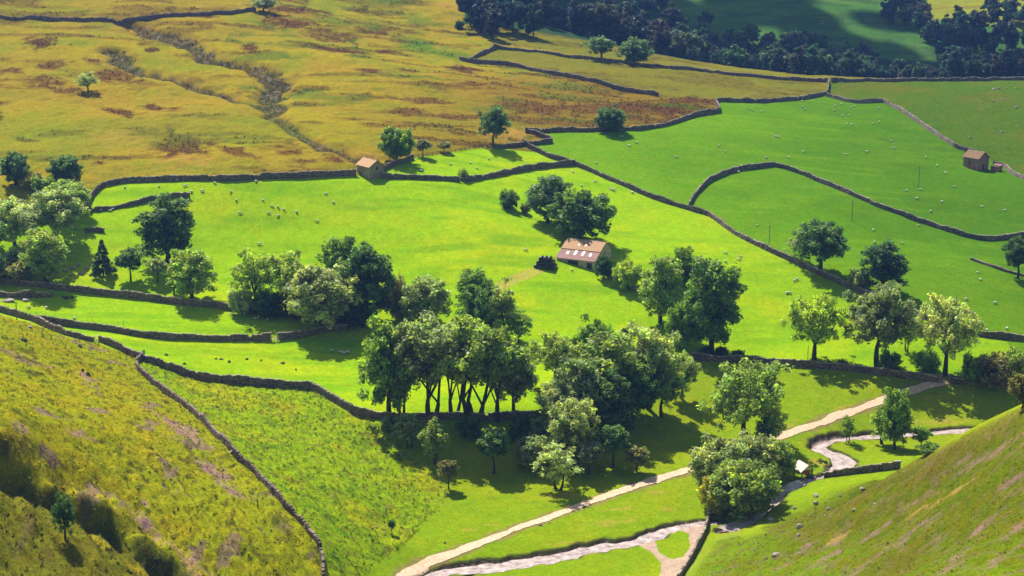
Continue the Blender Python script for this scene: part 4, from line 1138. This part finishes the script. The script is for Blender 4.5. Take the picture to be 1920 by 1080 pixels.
for (u, v, a, b_) in [(125,560,9,7),(118,558,5,4),(135,558,7,4)]:
    boulder('dark stone right of the ruined wall length', u, v, a, b_, ROCKD, 'dark stones by the ruined wall')
for (u, v, a, b_) in [(15,556+8,24,5),(48,563,16,5)]:
    boulder('pale flat stone lying under the ruined wall length', u, v, a, b_, ROCK, 'pale flat stones under the ruined wall')
for (u, v, a, b_) in [(56,614,9,5),(84,614,14,5),(113,622,14,5),(132,627,22,6),(192,642,14,7)]:
    boulder('pale mossy stone at the foot of the near wall', u, v, a, b_, ROCK, 'mossy stones along the near wall')
for (u, v, a, b_) in [(122,508,14,7),(138,503,12,6),(152,513,14,6),(163,504,10,5),(134,516,10,5),(170,516,9,5),(147,497,9,5),(118,498,9,5)]:
    boulder('brown rock in the outcrop below the left tree clump', u, v, a, b_, ROCK, 'rocks of the left outcrop')
for (u, v, a, b_) in [(1548,868,8,5),(1562,868,7,4),(1576,869,9,5),(1594,868,7,4),(1586,871,5,3)]:
    boulder('dark stepping stone across the bend of the stream', u, v, a, b_, ROCKD, 'stepping stones across the stream', 'stepping stone', 'stepping_stone')
for (u, v, a, b_) in [(1527,897,9,5),(1520,903,6,4),(1505,905,8,4),(1470,925,7,4),(1450,950,9,5),(1552,880,6,3)]:
    boulder('pale rock in the shallow stream by the retaining wall', u, v, a, b_, ROCK, 'rocks in the stream')
for (u, v, a, b_) in [(736,815,7,6),(1013,985,9,6),(688,755+14,8,5),(705,990,7,5),(834,1018,6,4),(838,928,6,4),(765,852,7,4),(753,855,6,4),(1030,980,5,3)]:
    boulder('small stone lying in the rough grass near the gravel path', u, v, a, b_, ROCK, 'stones in the rough grass')
for (u, v, a, b_) in [(150,652,12,9),(45,640,14,9),(165,705,9,9),(155,697,8,8)]:
    boulder('dark red-brown outcrop stone on the near left slope', u, v, a, b_, ROCKD, 'outcrop stones on the near left slope')
for (u, v, a, b_) in [(1863,168,7,4),(1872,167,6,4),(1886,166,5,3),(1905,166,5,3),(1862,190,7,4),(1905,202,7,4),(1878,248,6,4),(1819,259,6,4),(1880,187,5,3),(1840,192,5,3),(1908,236,5,3)]:
    boulder('grey boulder on the rough upper right pasture', u, v, a, b_, ROCK, 'boulders on the upper right pasture')
# ------------------------------------------------------------------ trees
T_ = 'tree'; B_ = 'bush'
TREES = [
 # left clump
 ('tree',T_,'dark round tree alone at the far left edge below the moor','round',29,346,287,54,BLUEG,1),
 ('tree',T_,'dark round tree at the top right of the left clump','round',124,348,292,56,BLUEG,2),
 ('bush',B_,'low brownish bush between the two uppermost left trees','shrub',62,350,322,40,BROWN,1),
 ('bush',B_,'low green bush in the gap of the left clump','shrub',85,362,330,48,GREEN,2),
 ('tree',T_,'broad olive tree leaning over the wall end in the left clump','dome',132,402,337,78,OLIVE,1),
 ('tree',T_,'large silvery tree in the middle of the left clump','dome',106,455,355,112,SILVER,2),
 ('tree',T_,'large grey-green tree at the left edge of the clump','dome',28,480,372,110,SILVER,3),
 ('tree',T_,'grey-green tree half cut off by the left frame edge','tall',-18,470,395,70,GREY,1),
 ('tree',T_,'upright dark tree at the lower right of the left clump','tall',87,530,432,80,OLIVE,2),
 ('bush',B_,'pale grey rounded bush under the left clump','shrub',40,508,460,56,SILVER,1),
 ('bush',B_,'brown hedge bush beside the wall under the left clump','shrub',22,527,484,76,BROWN,2),
 ('bush',B_,'dark bush at the left edge under the clump','shrub',-12,524,470,60,DARK,1),
 # mid left
 ('tree',T_,'tall dark spreading tree standing alone in the bright field','tall',315,490,364,100,DARK,3),
 ('conifer',T_,'small dark pointed conifer on the left','conifer',194,516,450,42,DEEP,1),
 ('tree',T_,'small dark oval tree between the conifer and the silver sapling','lollipop',245,526,467,52,DARK,1),
 ('tree',T_,'little silver round-headed tree','lollipop',296,530,484,34,SILVER,2),
 ('tree',T_,'thin dark young tree left of the light bushy tree','slender',326,552,500,28,GREEN,1),
 ('tree',T_,'light leafy bell-shaped tree above the left wall','tall',360,564,468,84,LIME,1),
 # middle clump left
 ('tree',T_,'loose light green tree at the left end of the middle clump','wispy',478,582,468,84,LIME,1),
 ('tree',T_,'loose pale tree second from the left in the middle clump','wispy',538,584,474,84,OLIVE,2),
 ('bush',B_,'pale bush at the left foot of the middle clump','shrub',452,588,540,46,SILVER,2),
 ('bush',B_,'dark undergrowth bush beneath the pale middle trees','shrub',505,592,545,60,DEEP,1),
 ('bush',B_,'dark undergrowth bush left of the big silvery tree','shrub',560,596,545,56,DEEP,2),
 ('tree',T_,'tall green tree behind the big silvery tree','tall',640,575,448,72,GREEN,2),
 ('tree',T_,'tall silver-topped dark tree at the right of the middle clump','tall',690,606,460,98,DARK,1),
 ('tree',T_,'big silvery round-crowned tree by the middle left wall','round',608,616,500,130,SILVER,1),
 ('bush',B_,'dark bush at the foot of the dark middle tree','shrub',665,612,560,56,DEEP,1),
 ('bush',B_,'brown bush right of the dark middle tree','shrub',745,598,518,46,BROWN,1),
 ('tree',T_,'silvery round tree right of the ruined pinkish wall','round',795,606,522,86,SILVER,2),
 ('tree',T_,'green upright tree behind the dark tree left of the ivy tree','tall',888,602,503,76,GREEN,3),
 ('tree',T_,'dark egg-shaped tree in front of the upright green tree','round',910,622,535,68,DARK,1),
 ('tree',T_,'slender ivy-clad tree at the right of the middle clump','slender',942,638,522,54,OLIVE,2),
 ('tree',T_,'small light tree right of the ivy-clad tree','wispy',972,640,580,52,GREEN,3),
 # front row
 ('tree',T_,'leftmost tall tree in the front row with low leafy branches','tall',730,782,604,100,GREEN,1),
 ('tree',T_,'slim second trunk tree in the front row','wispy',758,782,606,80,GREY,2),
 ('tree',T_,'multi-stemmed bare-legged tree in the front row','multi',805,782,598,124,GREY,1),
 ('tree',T_,'wide domed multi-stemmed tree in the middle of the front row','multi',892,782,601,146,OLIVE,2),
 ('tree',T_,'drooping dark tree at the right end of the front row','dome',962,782,645,84,GREY,1),
 ('tree',T_,'yellow-green tree in the gap between the two front rows','open',1040,722,622,98,OLIVE,1),
 ('tree',T_,'green treetop showing behind the second front row','round',1114,700,594,76,GREEN,3),
 ('tree',T_,'tall broad tree in the middle of the second front row','tall',1142,775,625,136,OLIVE,3),
 ('tree',T_,'grey domed tree right of centre in the second front row','dome',1216,768,614,118,SILVER,2),
 ('tree',T_,'lower leafy tree at the right end of the second front row','dome',1278,748,660,66,OLIVE,3),
 ('tree',T_,'pale grey feathery tree below the second front row','dome',1056,806,712,100,SILVER,3),
 ('tree',T_,'dark feathery tree right of the pale feathery one','wispy',1105,812,700,80,GREY,3),
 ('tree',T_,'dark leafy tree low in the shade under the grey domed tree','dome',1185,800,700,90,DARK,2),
 ('tree',T_,'slender multi-stemmed tree between the two widest of the front row','multi',848,783,612,96,SILVER,3),
 ('tree',T_,'olive multi-stemmed tree left of the drooping dark one in the front row','multi',932,783,618,100,OLIVE,3),
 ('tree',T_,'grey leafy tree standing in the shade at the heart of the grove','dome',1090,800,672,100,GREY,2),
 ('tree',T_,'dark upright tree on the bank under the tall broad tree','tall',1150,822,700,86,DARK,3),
 ('tree',T_,'olive tree on the bank below the right end of the second front row','dome',1240,782,680,84,OLIVE,2),
 ('bush',B_,'grey thicket bush at the foot of the feathery trees','round',1030,840,772,70,GREY,3),
 ('bush',B_,'dark thicket bush on the bank below the drooping dark tree','shrub',985,826,776,60,DARK,1),
 # bank
 ('tree',T_,'thin grey tree on the shaded bank, furthest left','wispy',770,838,776,54,GREY,2),
 ('tree',T_,'thin olive tree on the shaded bank, second from left','wispy',813,870,786,50,OLIVE,3),
 ('bush',B_,'grey bush against the dark wall under the row','shrub',735,805,778,40,GREY,1),
 ('bush',B_,'dark bush under the domed tree on the shaded bank','shrub',880,822,778,50,DARK,2),
 ('tree',T_,'dark round-headed young tree in the middle of the bank','lollipop',926,888,806,56,DARK,2),
 ('tree',T_,'small brown round-headed tree on the left edge of the shade','lollipop',841,916,862,36,BROWN,1),
 ('bush',B_,'grey-blue bush on the bank left of the pale willow','round',1000,878,818,66,GREY,2),
 ('tree',T_,'pale feathery willow-like bush at the foot of the bank','wispy',1042,918,834,80,SILVER,2),
 ('tree',T_,'pale silvery tree above the willow-like bush on the bank','dome',1068,866,748,92,SILVER,1),
 ('tree',T_,'grey young tree right of the pale willow','lollipop',1104,890,828,52,GREY,1),
 ('tree',T_,'dark round young tree near the foot of the bank','lollipop',1150,876,798,58,DARK,1),
 ('tree',T_,'small brown-topped round tree nearest the gravel path','lollipop',1194,886,838,44,BROWN,2),
 ('tree',T_,'small grey bush tree right of the willow on the bank','shrub',1078,884,838,36,GREY,2),
 ('sapling',T_,'tiny dark sapling alone on the tussocky slope','lollipop',735,1000,974,14,DARK,1),
 # right group
 ('tree',T_,'tall dense tree at the left of the right-hand pair','tall',1238,606,482,76,OLIVE,2),
 ('tree',T_,'green tree behind the right-hand pair','tall',1284,580,464,60,GREEN,1),
 ('tree',T_,'big dark tree at the right of the right-hand pair','tall',1334,662,488,104,DARK,2),
 ('tree',T_,'light green low tree in front of the right-hand pair','round',1276,655,568,54,GREEN,2),
 ('tree',T_,'isolated open-branched oak above the gravel path','open',1393,834,684,156,OLIVE,2),
 # riverside thicket
 ('bush',B_,'large pale leafy bush at the left of the streamside thicket','round',1345,925,818,104,SILVER,3),
 ('bush',B_,'large pale bush at the top of the streamside thicket','round',1410,910,815,100,SILVER,1),
 ('bush',B_,'brown-green bush at the right of the streamside thicket','round',1452,902,826,70,OLIVE,2),
 ('bush',B_,'dark bush at the bottom of the streamside thicket','round',1395,966,862,120,OLIVE,3),
 ('bush',B_,'yellowing bush at the lower left of the streamside thicket','round',1345,962,892,62,YELL,2),
 ('tree',T_,'slim dark tree behind the streamside thicket','slender',1432,870,775,44,DARK,1),
 ('tree',T_,'slim light tree right of the oak trunk','wispy',1448,840,752,50,OLIVE,1),
 # roadside three
 ('tree',T_,'leftmost of the three roadside trees, with two bare stems','open',1526,676,551,112,LIME,3),
 ('tree',T_,'middle and darkest of the three roadside trees','dome',1644,690,536,126,GREY,2),
 ('tree',T_,'rightmost of the three roadside trees, silvery with a forked trunk','open',1772,702,555,118,SILVER,1),
 ('bush',B_,'small round bush between the second and third roadside trees','shrub',1738,698,655,44,GREEN,1),
 ('bush',B_,'leafy bush behind the middle roadside tree on its right','wispy',1702,660,585,44,OLIVE,2),
 ('bush',B_,'dark bush at the foot of the middle roadside tree','shrub',1668,694,660,46,DARK,2),
 # meadow trees
 ('tree',T_,'bushy dark tree on the diagonal wall','dome',1538,510,414,94,BLUEG,1),
 ('tree',T_,'pale side tree left of the bushy dark wall tree','wispy',1500,492,432,46,GREY,3),
 ('tree',T_,'very dark tree right of the bushy wall tree','tall',1655,546,454,78,DEEP,3),
 ('bush',B_,'pale bush left of the very dark tree','shrub',1612,540,504,40,GREY,2),
 ('tree',T_,'dark tree cut off by the right edge of the picture','dome',1908,522,444,56,DEEP,3),
 # streamside young trees
 ('tree',T_,'tall young tree on the grass inside the stream bend','tall',1677,842,730,56,GREEN,1),
 ('tree',T_,'slim lighter tree left of the tall young streamside tree','slender',1653,832,752,44,LIME,1),
 ('sapling',T_,'small sapling left of the pair by the stream','wispy',1588,828,780,28,GREEN,2),
 ('sapling',T_,'small dark sapling near the foot of the right slope','lollipop',1727,842,801,32,GREEN,2),
 ('bush',B_,'low bush at the foot of the right slope by the sapling','shrub',1744,848,830,44,GREEN,1),
 # right edge
 ('bush',B_,'green pointed bush at the left end of the right-edge hedge','shrub',1826,720,664,46,GREEN,2),
 ('bush',B_,'brown rounded hedge bush at the right edge','shrub',1866,722,664,76,BROWN,1),
 ('bush',B_,'tall olive hedge bush at the right edge','shrub',1908,724,655,56,OLIVE,2),
 ('tree',T_,'brown windblown thorn tree on top of the right slope','dome',1916,766,700,52,BROWN,2),
 # upper
 ('tree',T_,'round green tree above the small pale barn','round',744,302,239,58,GREEN,1),
 ('tree',T_,'little brown thorn tree right of the round green tree','lollipop',793,294,261,30,BROWN,1),
 ('tree',T_,'little brown thorn tree beside the timber fence','lollipop',833,287,265,26,BROWN,2),
 ('tree',T_,'lone grey-green tree at the moor wall end','dome',925,276,200,56,BLUEG,2),
 ('bush',B_,'tiny round bush on the wall below the fence','shrub',868,337,315,19,OLIVE,1),
 ('bush',B_,'dark round bush at the edge of the field step','shrub',953,390,355,34,DARK,1),
 ('bush',B_,'small brown bush left of the barn trees','shrub',984,400,380,18,BROWN,2),
 ('tree',T_,'rear dark tree behind the barn','tall',1027,418,330,76,BLUEG,2),
 ('tree',T_,'large round dark tree just behind the barn','round',1088,452,358,108,DARK,2),
 ('tree',T_,'round bushy tree on the moor wall in the upper middle','round',1145,246,196,54,BLUEG,3),
 ('tree',T_,'pale lone thorn on the open moor at upper left','open',165,172,134,42,SILVER,1),
 ('bush',B_,'dark narrow bush at the corner of the big barn','round',1133,522,479,32,DEEP,2),
 ('tree',T_,'small light green tree right of the big barn','round',1176,540,488,52,LIME,3),
 ('bush',B_,'dark upright bush behind the second front row','shrub',1171,632,614,16,DEEP,1),
 ('tree',T_,'thin dark tree in the gully of the near left slope','wispy',122,1012,925,44,DEEP,1),
 ('tree',T_,'pale green tree on the far moor beside the top wall','dome',495,22,-4,44,GREY,2),
 ('tree',T_,'lone tree in front of the dark wood, left one','dome',1127,112,68,52,BLUEG,3),
 ('tree',T_,'lone dark tree in front of the dark wood, right one','round',1190,120,72,58,BLUEG,1),
 ('bush',B_,'dark bush at the left tip of the wood','shrub',862,54,38,18,DEEP,2),
]
for i, (name, cat, label, kind, u, v, vt, w_, col, sd_) in enumerate(TREES):
    plant(name, cat, label, kind, u, v, vt, w_, col, sd_)
for i, (u, v, h_, w_) in enumerate([(1325,664,16,26),(1352,664,15,30),(1385,668,13,26),(1420,676,10,26),(1545,686,11,26),(1580,688,14,20),(1610,692,10,26),(1795,716,12,30)]):
    plant('bramble', B_, 'low dark weeds growing along the back of the roadside wall', 'bramble', u, v, v - h_, w_, DEEP, 1, 'weeds along the roadside wall')

# ------------------------------------------------------------------ the woods across the hidden vale
def wood_proto(seed):
    rs = np.random.default_rng(900 + seed)
    rx, rz, zc = [(5.4, 5.6, 8.6), (4.6, 6.4, 8.8), (6.0, 5.0, 7.8)][seed % 3]
    c = crown_centres(rs, 40, (0, 0, zc), rx, rz, 2.0, .15, .18, .55)
    rad = 1.55 * (.7 + .6 * rs.random(len(c)))
    V, F, tint = leaf_cloud(c, rad, 62, .62, rs, .8, .4, .42, .3)
    T = Tube(); T.add([(0, 0, -1), (0, 0, 3), (.2, .1, zc)], .42, .15, 6)
    TV = np.array(T.V); TF = np.array(T.F) + len(V)
    me = fast_mesh('woodland_tree', np.vstack([V, TV]), np.vstack([F, TF]))
    set_col(me, np.vstack([tint, np.ones((len(TV), 3))]))
    me.materials.append(LEAF); me.materials.append(BARK)
    me.polygons.foreach_set('material_index', np.concatenate([np.zeros(len(F)), np.ones(len(TF))]).astype(np.int32))
    return me, float(np.percentile(V[:, 2], 99.5))
WP = [wood_proto(s) for s in range(5)]
wrs = np.random.default_rng(44)
W_A = 'deep blue-green tree in the dense wood along the top middle'
W_B = 'hazy green tree in the wooded strip behind the brow wall'
W_C = 'dark tree in the wood at the top right corner'
W_D = 'dark tree in the small clump above the sunlit far pasture'
def pick(u): return (u - 960) / FPX
SITES = []
def seen(x, y, ztop):
    """can the viewpoint see the upper part of a tree here over the land in front"""
    D = math.hypot(x, y); prof = col_profile(math.atan2(x, y))
    k = (DS > 500) & (DS < D - 3)
    return bool(np.all(CAMZ + (ztop - CAMZ) * DS[k] / D > prof[k]))
def fill(ulo, uhi, d0, d1, sp, test, lab, grp, hs, colr, cap):
    got = []; D = d0
    while D < d1:
        u = ulo + wrs.random() * 30
        while u < uhi:
            d = D + wrs.uniform(-.4, .4) * sp
            x = (u - 960) / FPX * d * 1.0; y = d
            z = ground(x, y); uu, vv = project(x, y, z)
            h = wrs.uniform(*hs)
            if test(float(uu), float(vv)) and seen(x, y, z + h * .8): got.append((x, y, z, h, lab, grp, colr))
            u += sp / (D / FPX) * wrs.uniform(.75, 1.3)
        D += sp * .95
    if len(got) > cap: got = [got[k] for k in sorted(wrs.choice(len(got), cap, replace=False))]
    SITES.extend(got)
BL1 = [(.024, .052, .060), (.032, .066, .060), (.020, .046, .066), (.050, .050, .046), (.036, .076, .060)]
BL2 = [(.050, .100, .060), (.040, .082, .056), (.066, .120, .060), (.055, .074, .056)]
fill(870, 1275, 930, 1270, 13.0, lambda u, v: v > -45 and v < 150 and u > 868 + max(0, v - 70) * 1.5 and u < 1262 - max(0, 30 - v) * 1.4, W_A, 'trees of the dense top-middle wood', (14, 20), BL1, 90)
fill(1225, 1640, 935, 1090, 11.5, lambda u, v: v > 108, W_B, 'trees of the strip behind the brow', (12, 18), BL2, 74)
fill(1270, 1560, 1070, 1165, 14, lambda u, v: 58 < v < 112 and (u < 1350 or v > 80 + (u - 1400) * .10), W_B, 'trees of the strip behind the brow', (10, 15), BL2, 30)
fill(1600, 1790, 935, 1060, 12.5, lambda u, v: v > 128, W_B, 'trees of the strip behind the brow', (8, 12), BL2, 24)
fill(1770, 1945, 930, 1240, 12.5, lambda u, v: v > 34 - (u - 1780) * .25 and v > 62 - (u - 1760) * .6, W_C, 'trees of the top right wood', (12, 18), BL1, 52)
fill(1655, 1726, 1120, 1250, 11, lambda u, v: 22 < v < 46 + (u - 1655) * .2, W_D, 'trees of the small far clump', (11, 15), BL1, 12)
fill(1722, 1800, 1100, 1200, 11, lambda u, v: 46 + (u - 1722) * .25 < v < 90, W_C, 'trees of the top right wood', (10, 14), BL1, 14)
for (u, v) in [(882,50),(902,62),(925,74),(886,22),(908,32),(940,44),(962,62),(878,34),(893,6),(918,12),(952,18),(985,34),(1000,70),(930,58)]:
    q = hit(u, v); SITES.append((q[0], q[1], q[2], wrs.uniform(14, 18), W_A, 'trees of the dense top-middle wood', BL1))
from collections import Counter
print('WOOD', len(SITES), Counter(s[5] for s in SITES))
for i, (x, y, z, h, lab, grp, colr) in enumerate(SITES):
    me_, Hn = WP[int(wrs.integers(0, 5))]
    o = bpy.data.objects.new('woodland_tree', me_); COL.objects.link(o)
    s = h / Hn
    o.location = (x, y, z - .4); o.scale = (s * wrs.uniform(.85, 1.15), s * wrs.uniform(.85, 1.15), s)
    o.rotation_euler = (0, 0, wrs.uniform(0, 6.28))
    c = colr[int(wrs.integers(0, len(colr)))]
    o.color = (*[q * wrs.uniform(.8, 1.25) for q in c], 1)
    tag(o, lab, 'tree', grp)

# ------------------------------------------------------------------ sheep
WOOL = simple_mat('wool', (.46, .43, .36), (.66, .63, .55), 8, .95, .5, .05, .1)
FACE = simple_mat('sheep_face', (.10, .085, .07), (.30, .27, .23), 6, .9, .2)
def sheep_mesh(seed, graze):
    rs = np.random.default_rng(seed); V = []; F_ = []; mi_ = []
    def add(v, f, m):
        b = len(V); V.extend(v); F_.extend([tuple(b + q for q in t) for t in f]); mi_.extend([m] * len(f))
    bm = bmesh.new(); bmesh.ops.create_uvsphere(bm, u_segments=12, v_segments=8, radius=1)
    vs = []
    for v in bm.verts:
        d = v.co
        fl = 1 + rs.normal(0, .035)
        vs.append((d.x * .60 * fl, d.y * (.30 + .05 * max(0, -d.x)) * fl, .62 + d.z * (.29 if d.z > 0 else .25) * fl))
    add(vs, [tuple(q.index for q in f.verts) for f in bm.faces], 0); bm.free()
    nk = [(.50, 0, .70), (.70, 0, .74), (.84, 0, .78)] if not graze else [(.50, 0, .62), (.70, 0, .42), (.80, 0, .26)]
    t = Tube(); t.add(nk[:2], .17, .12, 7); add([tuple(q) for q in t.V], t.F, 0)
    hd = nk[2]
    bm = bmesh.new(); bmesh.ops.create_uvsphere(bm, u_segments=8, v_segments=6, radius=1)
    tilt = .35 if not graze else 1.0
    vs = [(hd[0] + v.co.x * .17 * math.cos(tilt) + v.co.z * .10 * math.sin(tilt), v.co.y * .085, hd[2] - v.co.x * .17 * math.sin(tilt) + v.co.z * .10 * math.cos(tilt)) for v in bm.verts]
    add(vs, [tuple(q.index for q in f.verts) for f in bm.faces], 1); bm.free()
    for s in (-1, 1):
        t = Tube(); t.add([(hd[0] - .06, s * .07, hd[2] + .07), (hd[0] - .09, s * .2, hd[2] + .06)], .045, .015, 5); add([tuple(q) for q in t.V], t.F, 1)
    for (x, y) in ((.36, .15), (.36, -.15), (-.36, .16), (-.36, -.16)):
        hock = -.06 if x < 0 else .02
        t = Tube(); t.add([(x, y, .5), (x + hock, y, .26), (x, y, .0)], .075, .04, 6); add([tuple(q) for q in t.V], t.F, 1)
    t = Tube(); t.add([(-.58, 0, .66), (-.68, 0, .45)], .06, .03, 5); add([tuple(q) for q in t.V], t.F, 0)
    me = bpy.data.meshes.new('sheep'); me.from_pydata(V, [], F_); me.materials.append(WOOL); me.materials.append(FACE)
    me.polygons.foreach_set('material_index', np.array(mi_, np.int32)); me.polygons.foreach_set('use_smooth', np.ones(len(F_), bool)); me.update()
    return me
SM = [sheep_mesh(1, True), sheep_mesh(2, False), sheep_mesh(3, True)]
FLOCKS = {
 ('white sheep grazing in the bright field left of the big barn', 'sheep in the bright central field'):
  [(234,353),(298,351),(332,340),(347,350),(359,361),(379,360),(403,345),(433,361),(443,377),(450,401),(480,342),(493,377),(503,401),(510,388),(521,389),(521,407),(532,394),(556,399),(594,416),(486,459),(625,381),(611,365),(986,470),(190,396),(207,397),(212,394)],
 ('white sheep in the small field below the timber fence', 'sheep below the timber fence'): [(845,310),(882,307),(894,317),(917,300),(790,322),(910,279)],
 ('white sheep in the bright field right of the barn trees', 'sheep right of the barn trees'): [(1074,324),(1117,342),(1090,349),(1145,356),(1150,358),(1186,363),(1072,508),(1361,476),(1360,492),(1386,488),(1389,483),(1494,525),(1490,528),(1475,551),(1480,551)],
 ('white sheep scattered over the upper green meadow', 'sheep in the upper green meadow'):
  [(1166,258),(1180,275),(1194,269),(1269,296),(1119,307),(1348,275),(1359,285),(1437,297),(1479,297),(1506,286),(1585,291),(1625,286),(1736,296),(1757,312),(1773,326),(1790,352),(1676,279),(1671,266),(1505,202),(1509,207),(1404,206),(1410,208),(1428,211),(1504,191),(1525,191),(1566,200),(1577,197),(1563,209),(1595,203),(1603,201),(1580,219),(1592,218),(1588,234),(1597,235),(1636,233),(1648,230),(1648,204),(1460,258),(1454,257),(1719,374),(1766,380),(1745,398),(1841,389),(1884,396),(1725,357),(1700,359)],
 ('white sheep in the meadow inside the curved right-hand wall', 'sheep inside the curved wall'): [(1637,433),(1691,458),(1722,425),(1640,456),(1833,513),(1838,526),(1866,570),(1888,618),(1850,621),(1811,563),(1380,319),(1420,424),(1385,324)],
 ('white sheep in the narrow left field above the middle wall', 'sheep in the narrow left field'): [(54,578),(87,579),(140,599),(435,592),(480,600),(502,602)],
 ('white sheep in the lower left field near the front row of trees', 'sheep in the lower left field'): [(640,663),(645,665),(652,663),(622,660)],
 ('pale sheep on the far hillside across the vale', 'sheep on the far hillside'): [(1541,41),(1542,46),(1575,44),(1585,44),(1635,59),(1667,73),(1713,86),(1557,58)],
}
srs = np.random.default_rng(5)
for (lab, grp), lst in FLOCKS.items():
    for (u, v) in lst:
        p = hit(u, v)
        o = bpy.data.objects.new('sheep', SM[int(srs.integers(0, 3))]); COL.objects.link(o)
        o.location = (p[0], p[1], ground(p[0], p[1]) + .02); o.rotation_euler = (0, 0, srs.uniform(0, 6.28))
        s = srs.uniform(.92, 1.12); o.scale = (s, s, s * .82)
        tag(o, lab, 'sheep', grp)
# ------------------------------------------------------------------ rough grass tussocks on the steep slopes (ground cover)
def tussocks(name, mask, count, hgt, seed, blades=5, dark=.8):
    rs = np.random.default_rng(seed)
    ii, jj = np.where(mask)
    area = DS[ii] * np.gradient(DS)[ii] * np.gradient(AZ)[jj]
    k = rs.choice(len(ii), count, p=area / area.sum())
    i0, j0 = np.minimum(ii[k], ND - 2), np.minimum(jj[k], NA - 2)
    s = rs.random(count); t = rs.random(count)
    def lerp(A): return (A[i0, j0] * (1 - t) + A[i0, j0 + 1] * t) * (1 - s) + (A[i0 + 1, j0] * (1 - t) + A[i0 + 1, j0 + 1] * t) * s
    P = np.stack([lerp(GX), lerp(GY), lerp(GZ)], -1)
    base = C[i0, j0]
    H = hgt * (.5 + 1.0 * rs.random(count) ** 1.5)
    n = count * blades
    Pb = np.repeat(P, blades, 0); Hb = np.repeat(H, blades)
    a = rs.random(n) * 2 * PI
    out = np.stack([np.cos(a), np.sin(a), np.zeros(n)], -1); side = np.stack([-np.sin(a), np.cos(a), np.zeros(n)], -1)
    wd = (Hb * .34)[:, None]
    tip = Pb + out * (Hb * 1.0)[:, None] + np.array([0, 0, 1]) * (Hb * (.7 + .5 * rs.random(n)))[:, None]
    V = np.empty((n, 4, 3)); dn = np.array([0, 0, .08])
    V[:, 0] = Pb - side * wd - dn; V[:, 1] = Pb + side * wd - dn
    V[:, 2] = tip + side * wd * .35; V[:, 3] = tip - side * wd * .35
    var = np.clip(1 + rs.normal(0, .28, count), .4, 1.7)[:, None] * dark
    warm = rs.normal(0, .12, count)
    colb = base * var * np.stack([1 + warm, np.ones(count), np.ones(count)], -1)
    me = fast_mesh(name, V.reshape(-1, 3), np.arange(n * 4).reshape(n, 4))
    set_col(me, np.repeat(np.repeat(colb, blades, 0), 4, 0))
    me.materials.append(TUSSM)
    return tag(link(bpy.data.objects.new(name, me)), kind='stuff')
m, nt, b, o = new_mat('rough_grass')
at = N(nt, 'ShaderNodeAttribute', attribute_name='tint'); nt.links.new(at.outputs['Color'], b.inputs['Base Color'])
b.inputs['Roughness'].default_value = .9; b.inputs['Specular IOR Level'].default_value = .1
tr = N(nt, 'ShaderNodeBsdfTranslucent'); nt.links.new(at.outputs['Color'], tr.inputs['Color'])
ms = N(nt, 'ShaderNodeMixShader'); ms.inputs['Fac'].default_value = .5
nt.links.new(b.outputs[0], ms.inputs[1]); nt.links.new(tr.outputs[0], ms.inputs[2]); nt.links.new(ms.outputs[0], o.inputs['Surface'])
TUSSM = m
inview = (np.abs(AZ)[None, :] < R(17.3)) & (GY > 235)
tag(tussocks('grass_tussocks', Zm[7] & inview & (GY < 480), 8000, .30, 1, 5, 1.5), 'rough tufted grass on the near left slope', 'grass')
tag(tussocks('grass_tussocks', Zm[9] & inview & (GY < 420), 3000, .20, 2, 5, 1.8), 'rough tufted grass on the near right slope', 'grass')
tag(tussocks('grass_tussocks', Zm[6] & inview & (GY < 480), 3500, .32, 3, 5, 1.4), 'hummocky bright grass on the slope below the dark wall', 'grass')
tag(tussocks('rush_tufts', Zm[1] & inview & (GY < 1000) & (np.linalg.norm(C, axis=-1) < .17), 10000, .36, 4, 5, .95), 'dark rushes and heather on the moor', 'heather')

# ------------------------------------------------------------------ the air
bm = bmesh.new(); bmesh.ops.create_cube(bm, size=1.0)
lowest = float(GZ.min()) - 1.0; highest = float(GZ.max()) + 40
for v_ in bm.verts:
    v_.co = Vector((v_.co.x * 6400, 1300 + v_.co.y * 3600 if False else v_.co.y * 6400, lowest if v_.co.z < 0 else highest))
hm = bpy.data.meshes.new('haze'); bm.to_mesh(hm); bm.free()
hz = link(bpy.data.objects.new('haze', hm)); tag(hz, kind='stuff')
m = bpy.data.materials.new('air'); m.use_nodes = True; nt = m.node_tree
nt.nodes.remove(nt.nodes['Principled BSDF'])
pv = N(nt, 'ShaderNodeVolumePrincipled'); pv.inputs['Color'].default_value = (.22, .43, 1.0, 1); pv.inputs['Density'].default_value = 0.00007
pv.inputs['Anisotropy'].default_value = .25
nt.links.new(pv.outputs['Volume'], nt.nodes['Material Output'].inputs['Volume']); hm.materials.append(m)

# ------------------------------------------------------------------ a passing cloud, high up towards the sun, shading the far woods
CLOUDM = simple_mat('cloud_white', (.78, .79, .80), (.86, .86, .86), .01, 1.0, 0, .1, 0)
crs = np.random.default_rng(12)
CV = []; CF = []
def puff(x, y, z, r, f):
    V_, F_ = blob(crs, r, r * crs.uniform(.8, 1.1), r * f, 2, .10)
    b_ = len(CV); CV.extend([(a + x, b + y, c + z) for a, b, c in V_]); CF.extend([tuple(b_ + q for q in t) for t in F_])
up_ = 800.0 / sd.z
for (tx, ty, rx, ry, n_) in [(95, 1085, 165, 95, 70), (20, 1010, 70, 60, 16), (300, 1040, 60, 70, 14), (150, 1210, 130, 60, 14)]:
    for k in range(n_):
        a = crs.uniform(0, 2 * PI); rr = math.sqrt(crs.random())
        puff(tx + math.cos(a) * rr * rx + sd.x * up_, ty + math.sin(a) * rr * ry + sd.y * up_, 830 + (1 - rr) * 45 * crs.random(), crs.uniform(16, 34) * (1.1 - .45 * rr), .55)
tag(mesh_obj('cloud', CV, CF, CLOUDM, smooth=True), kind='structure')
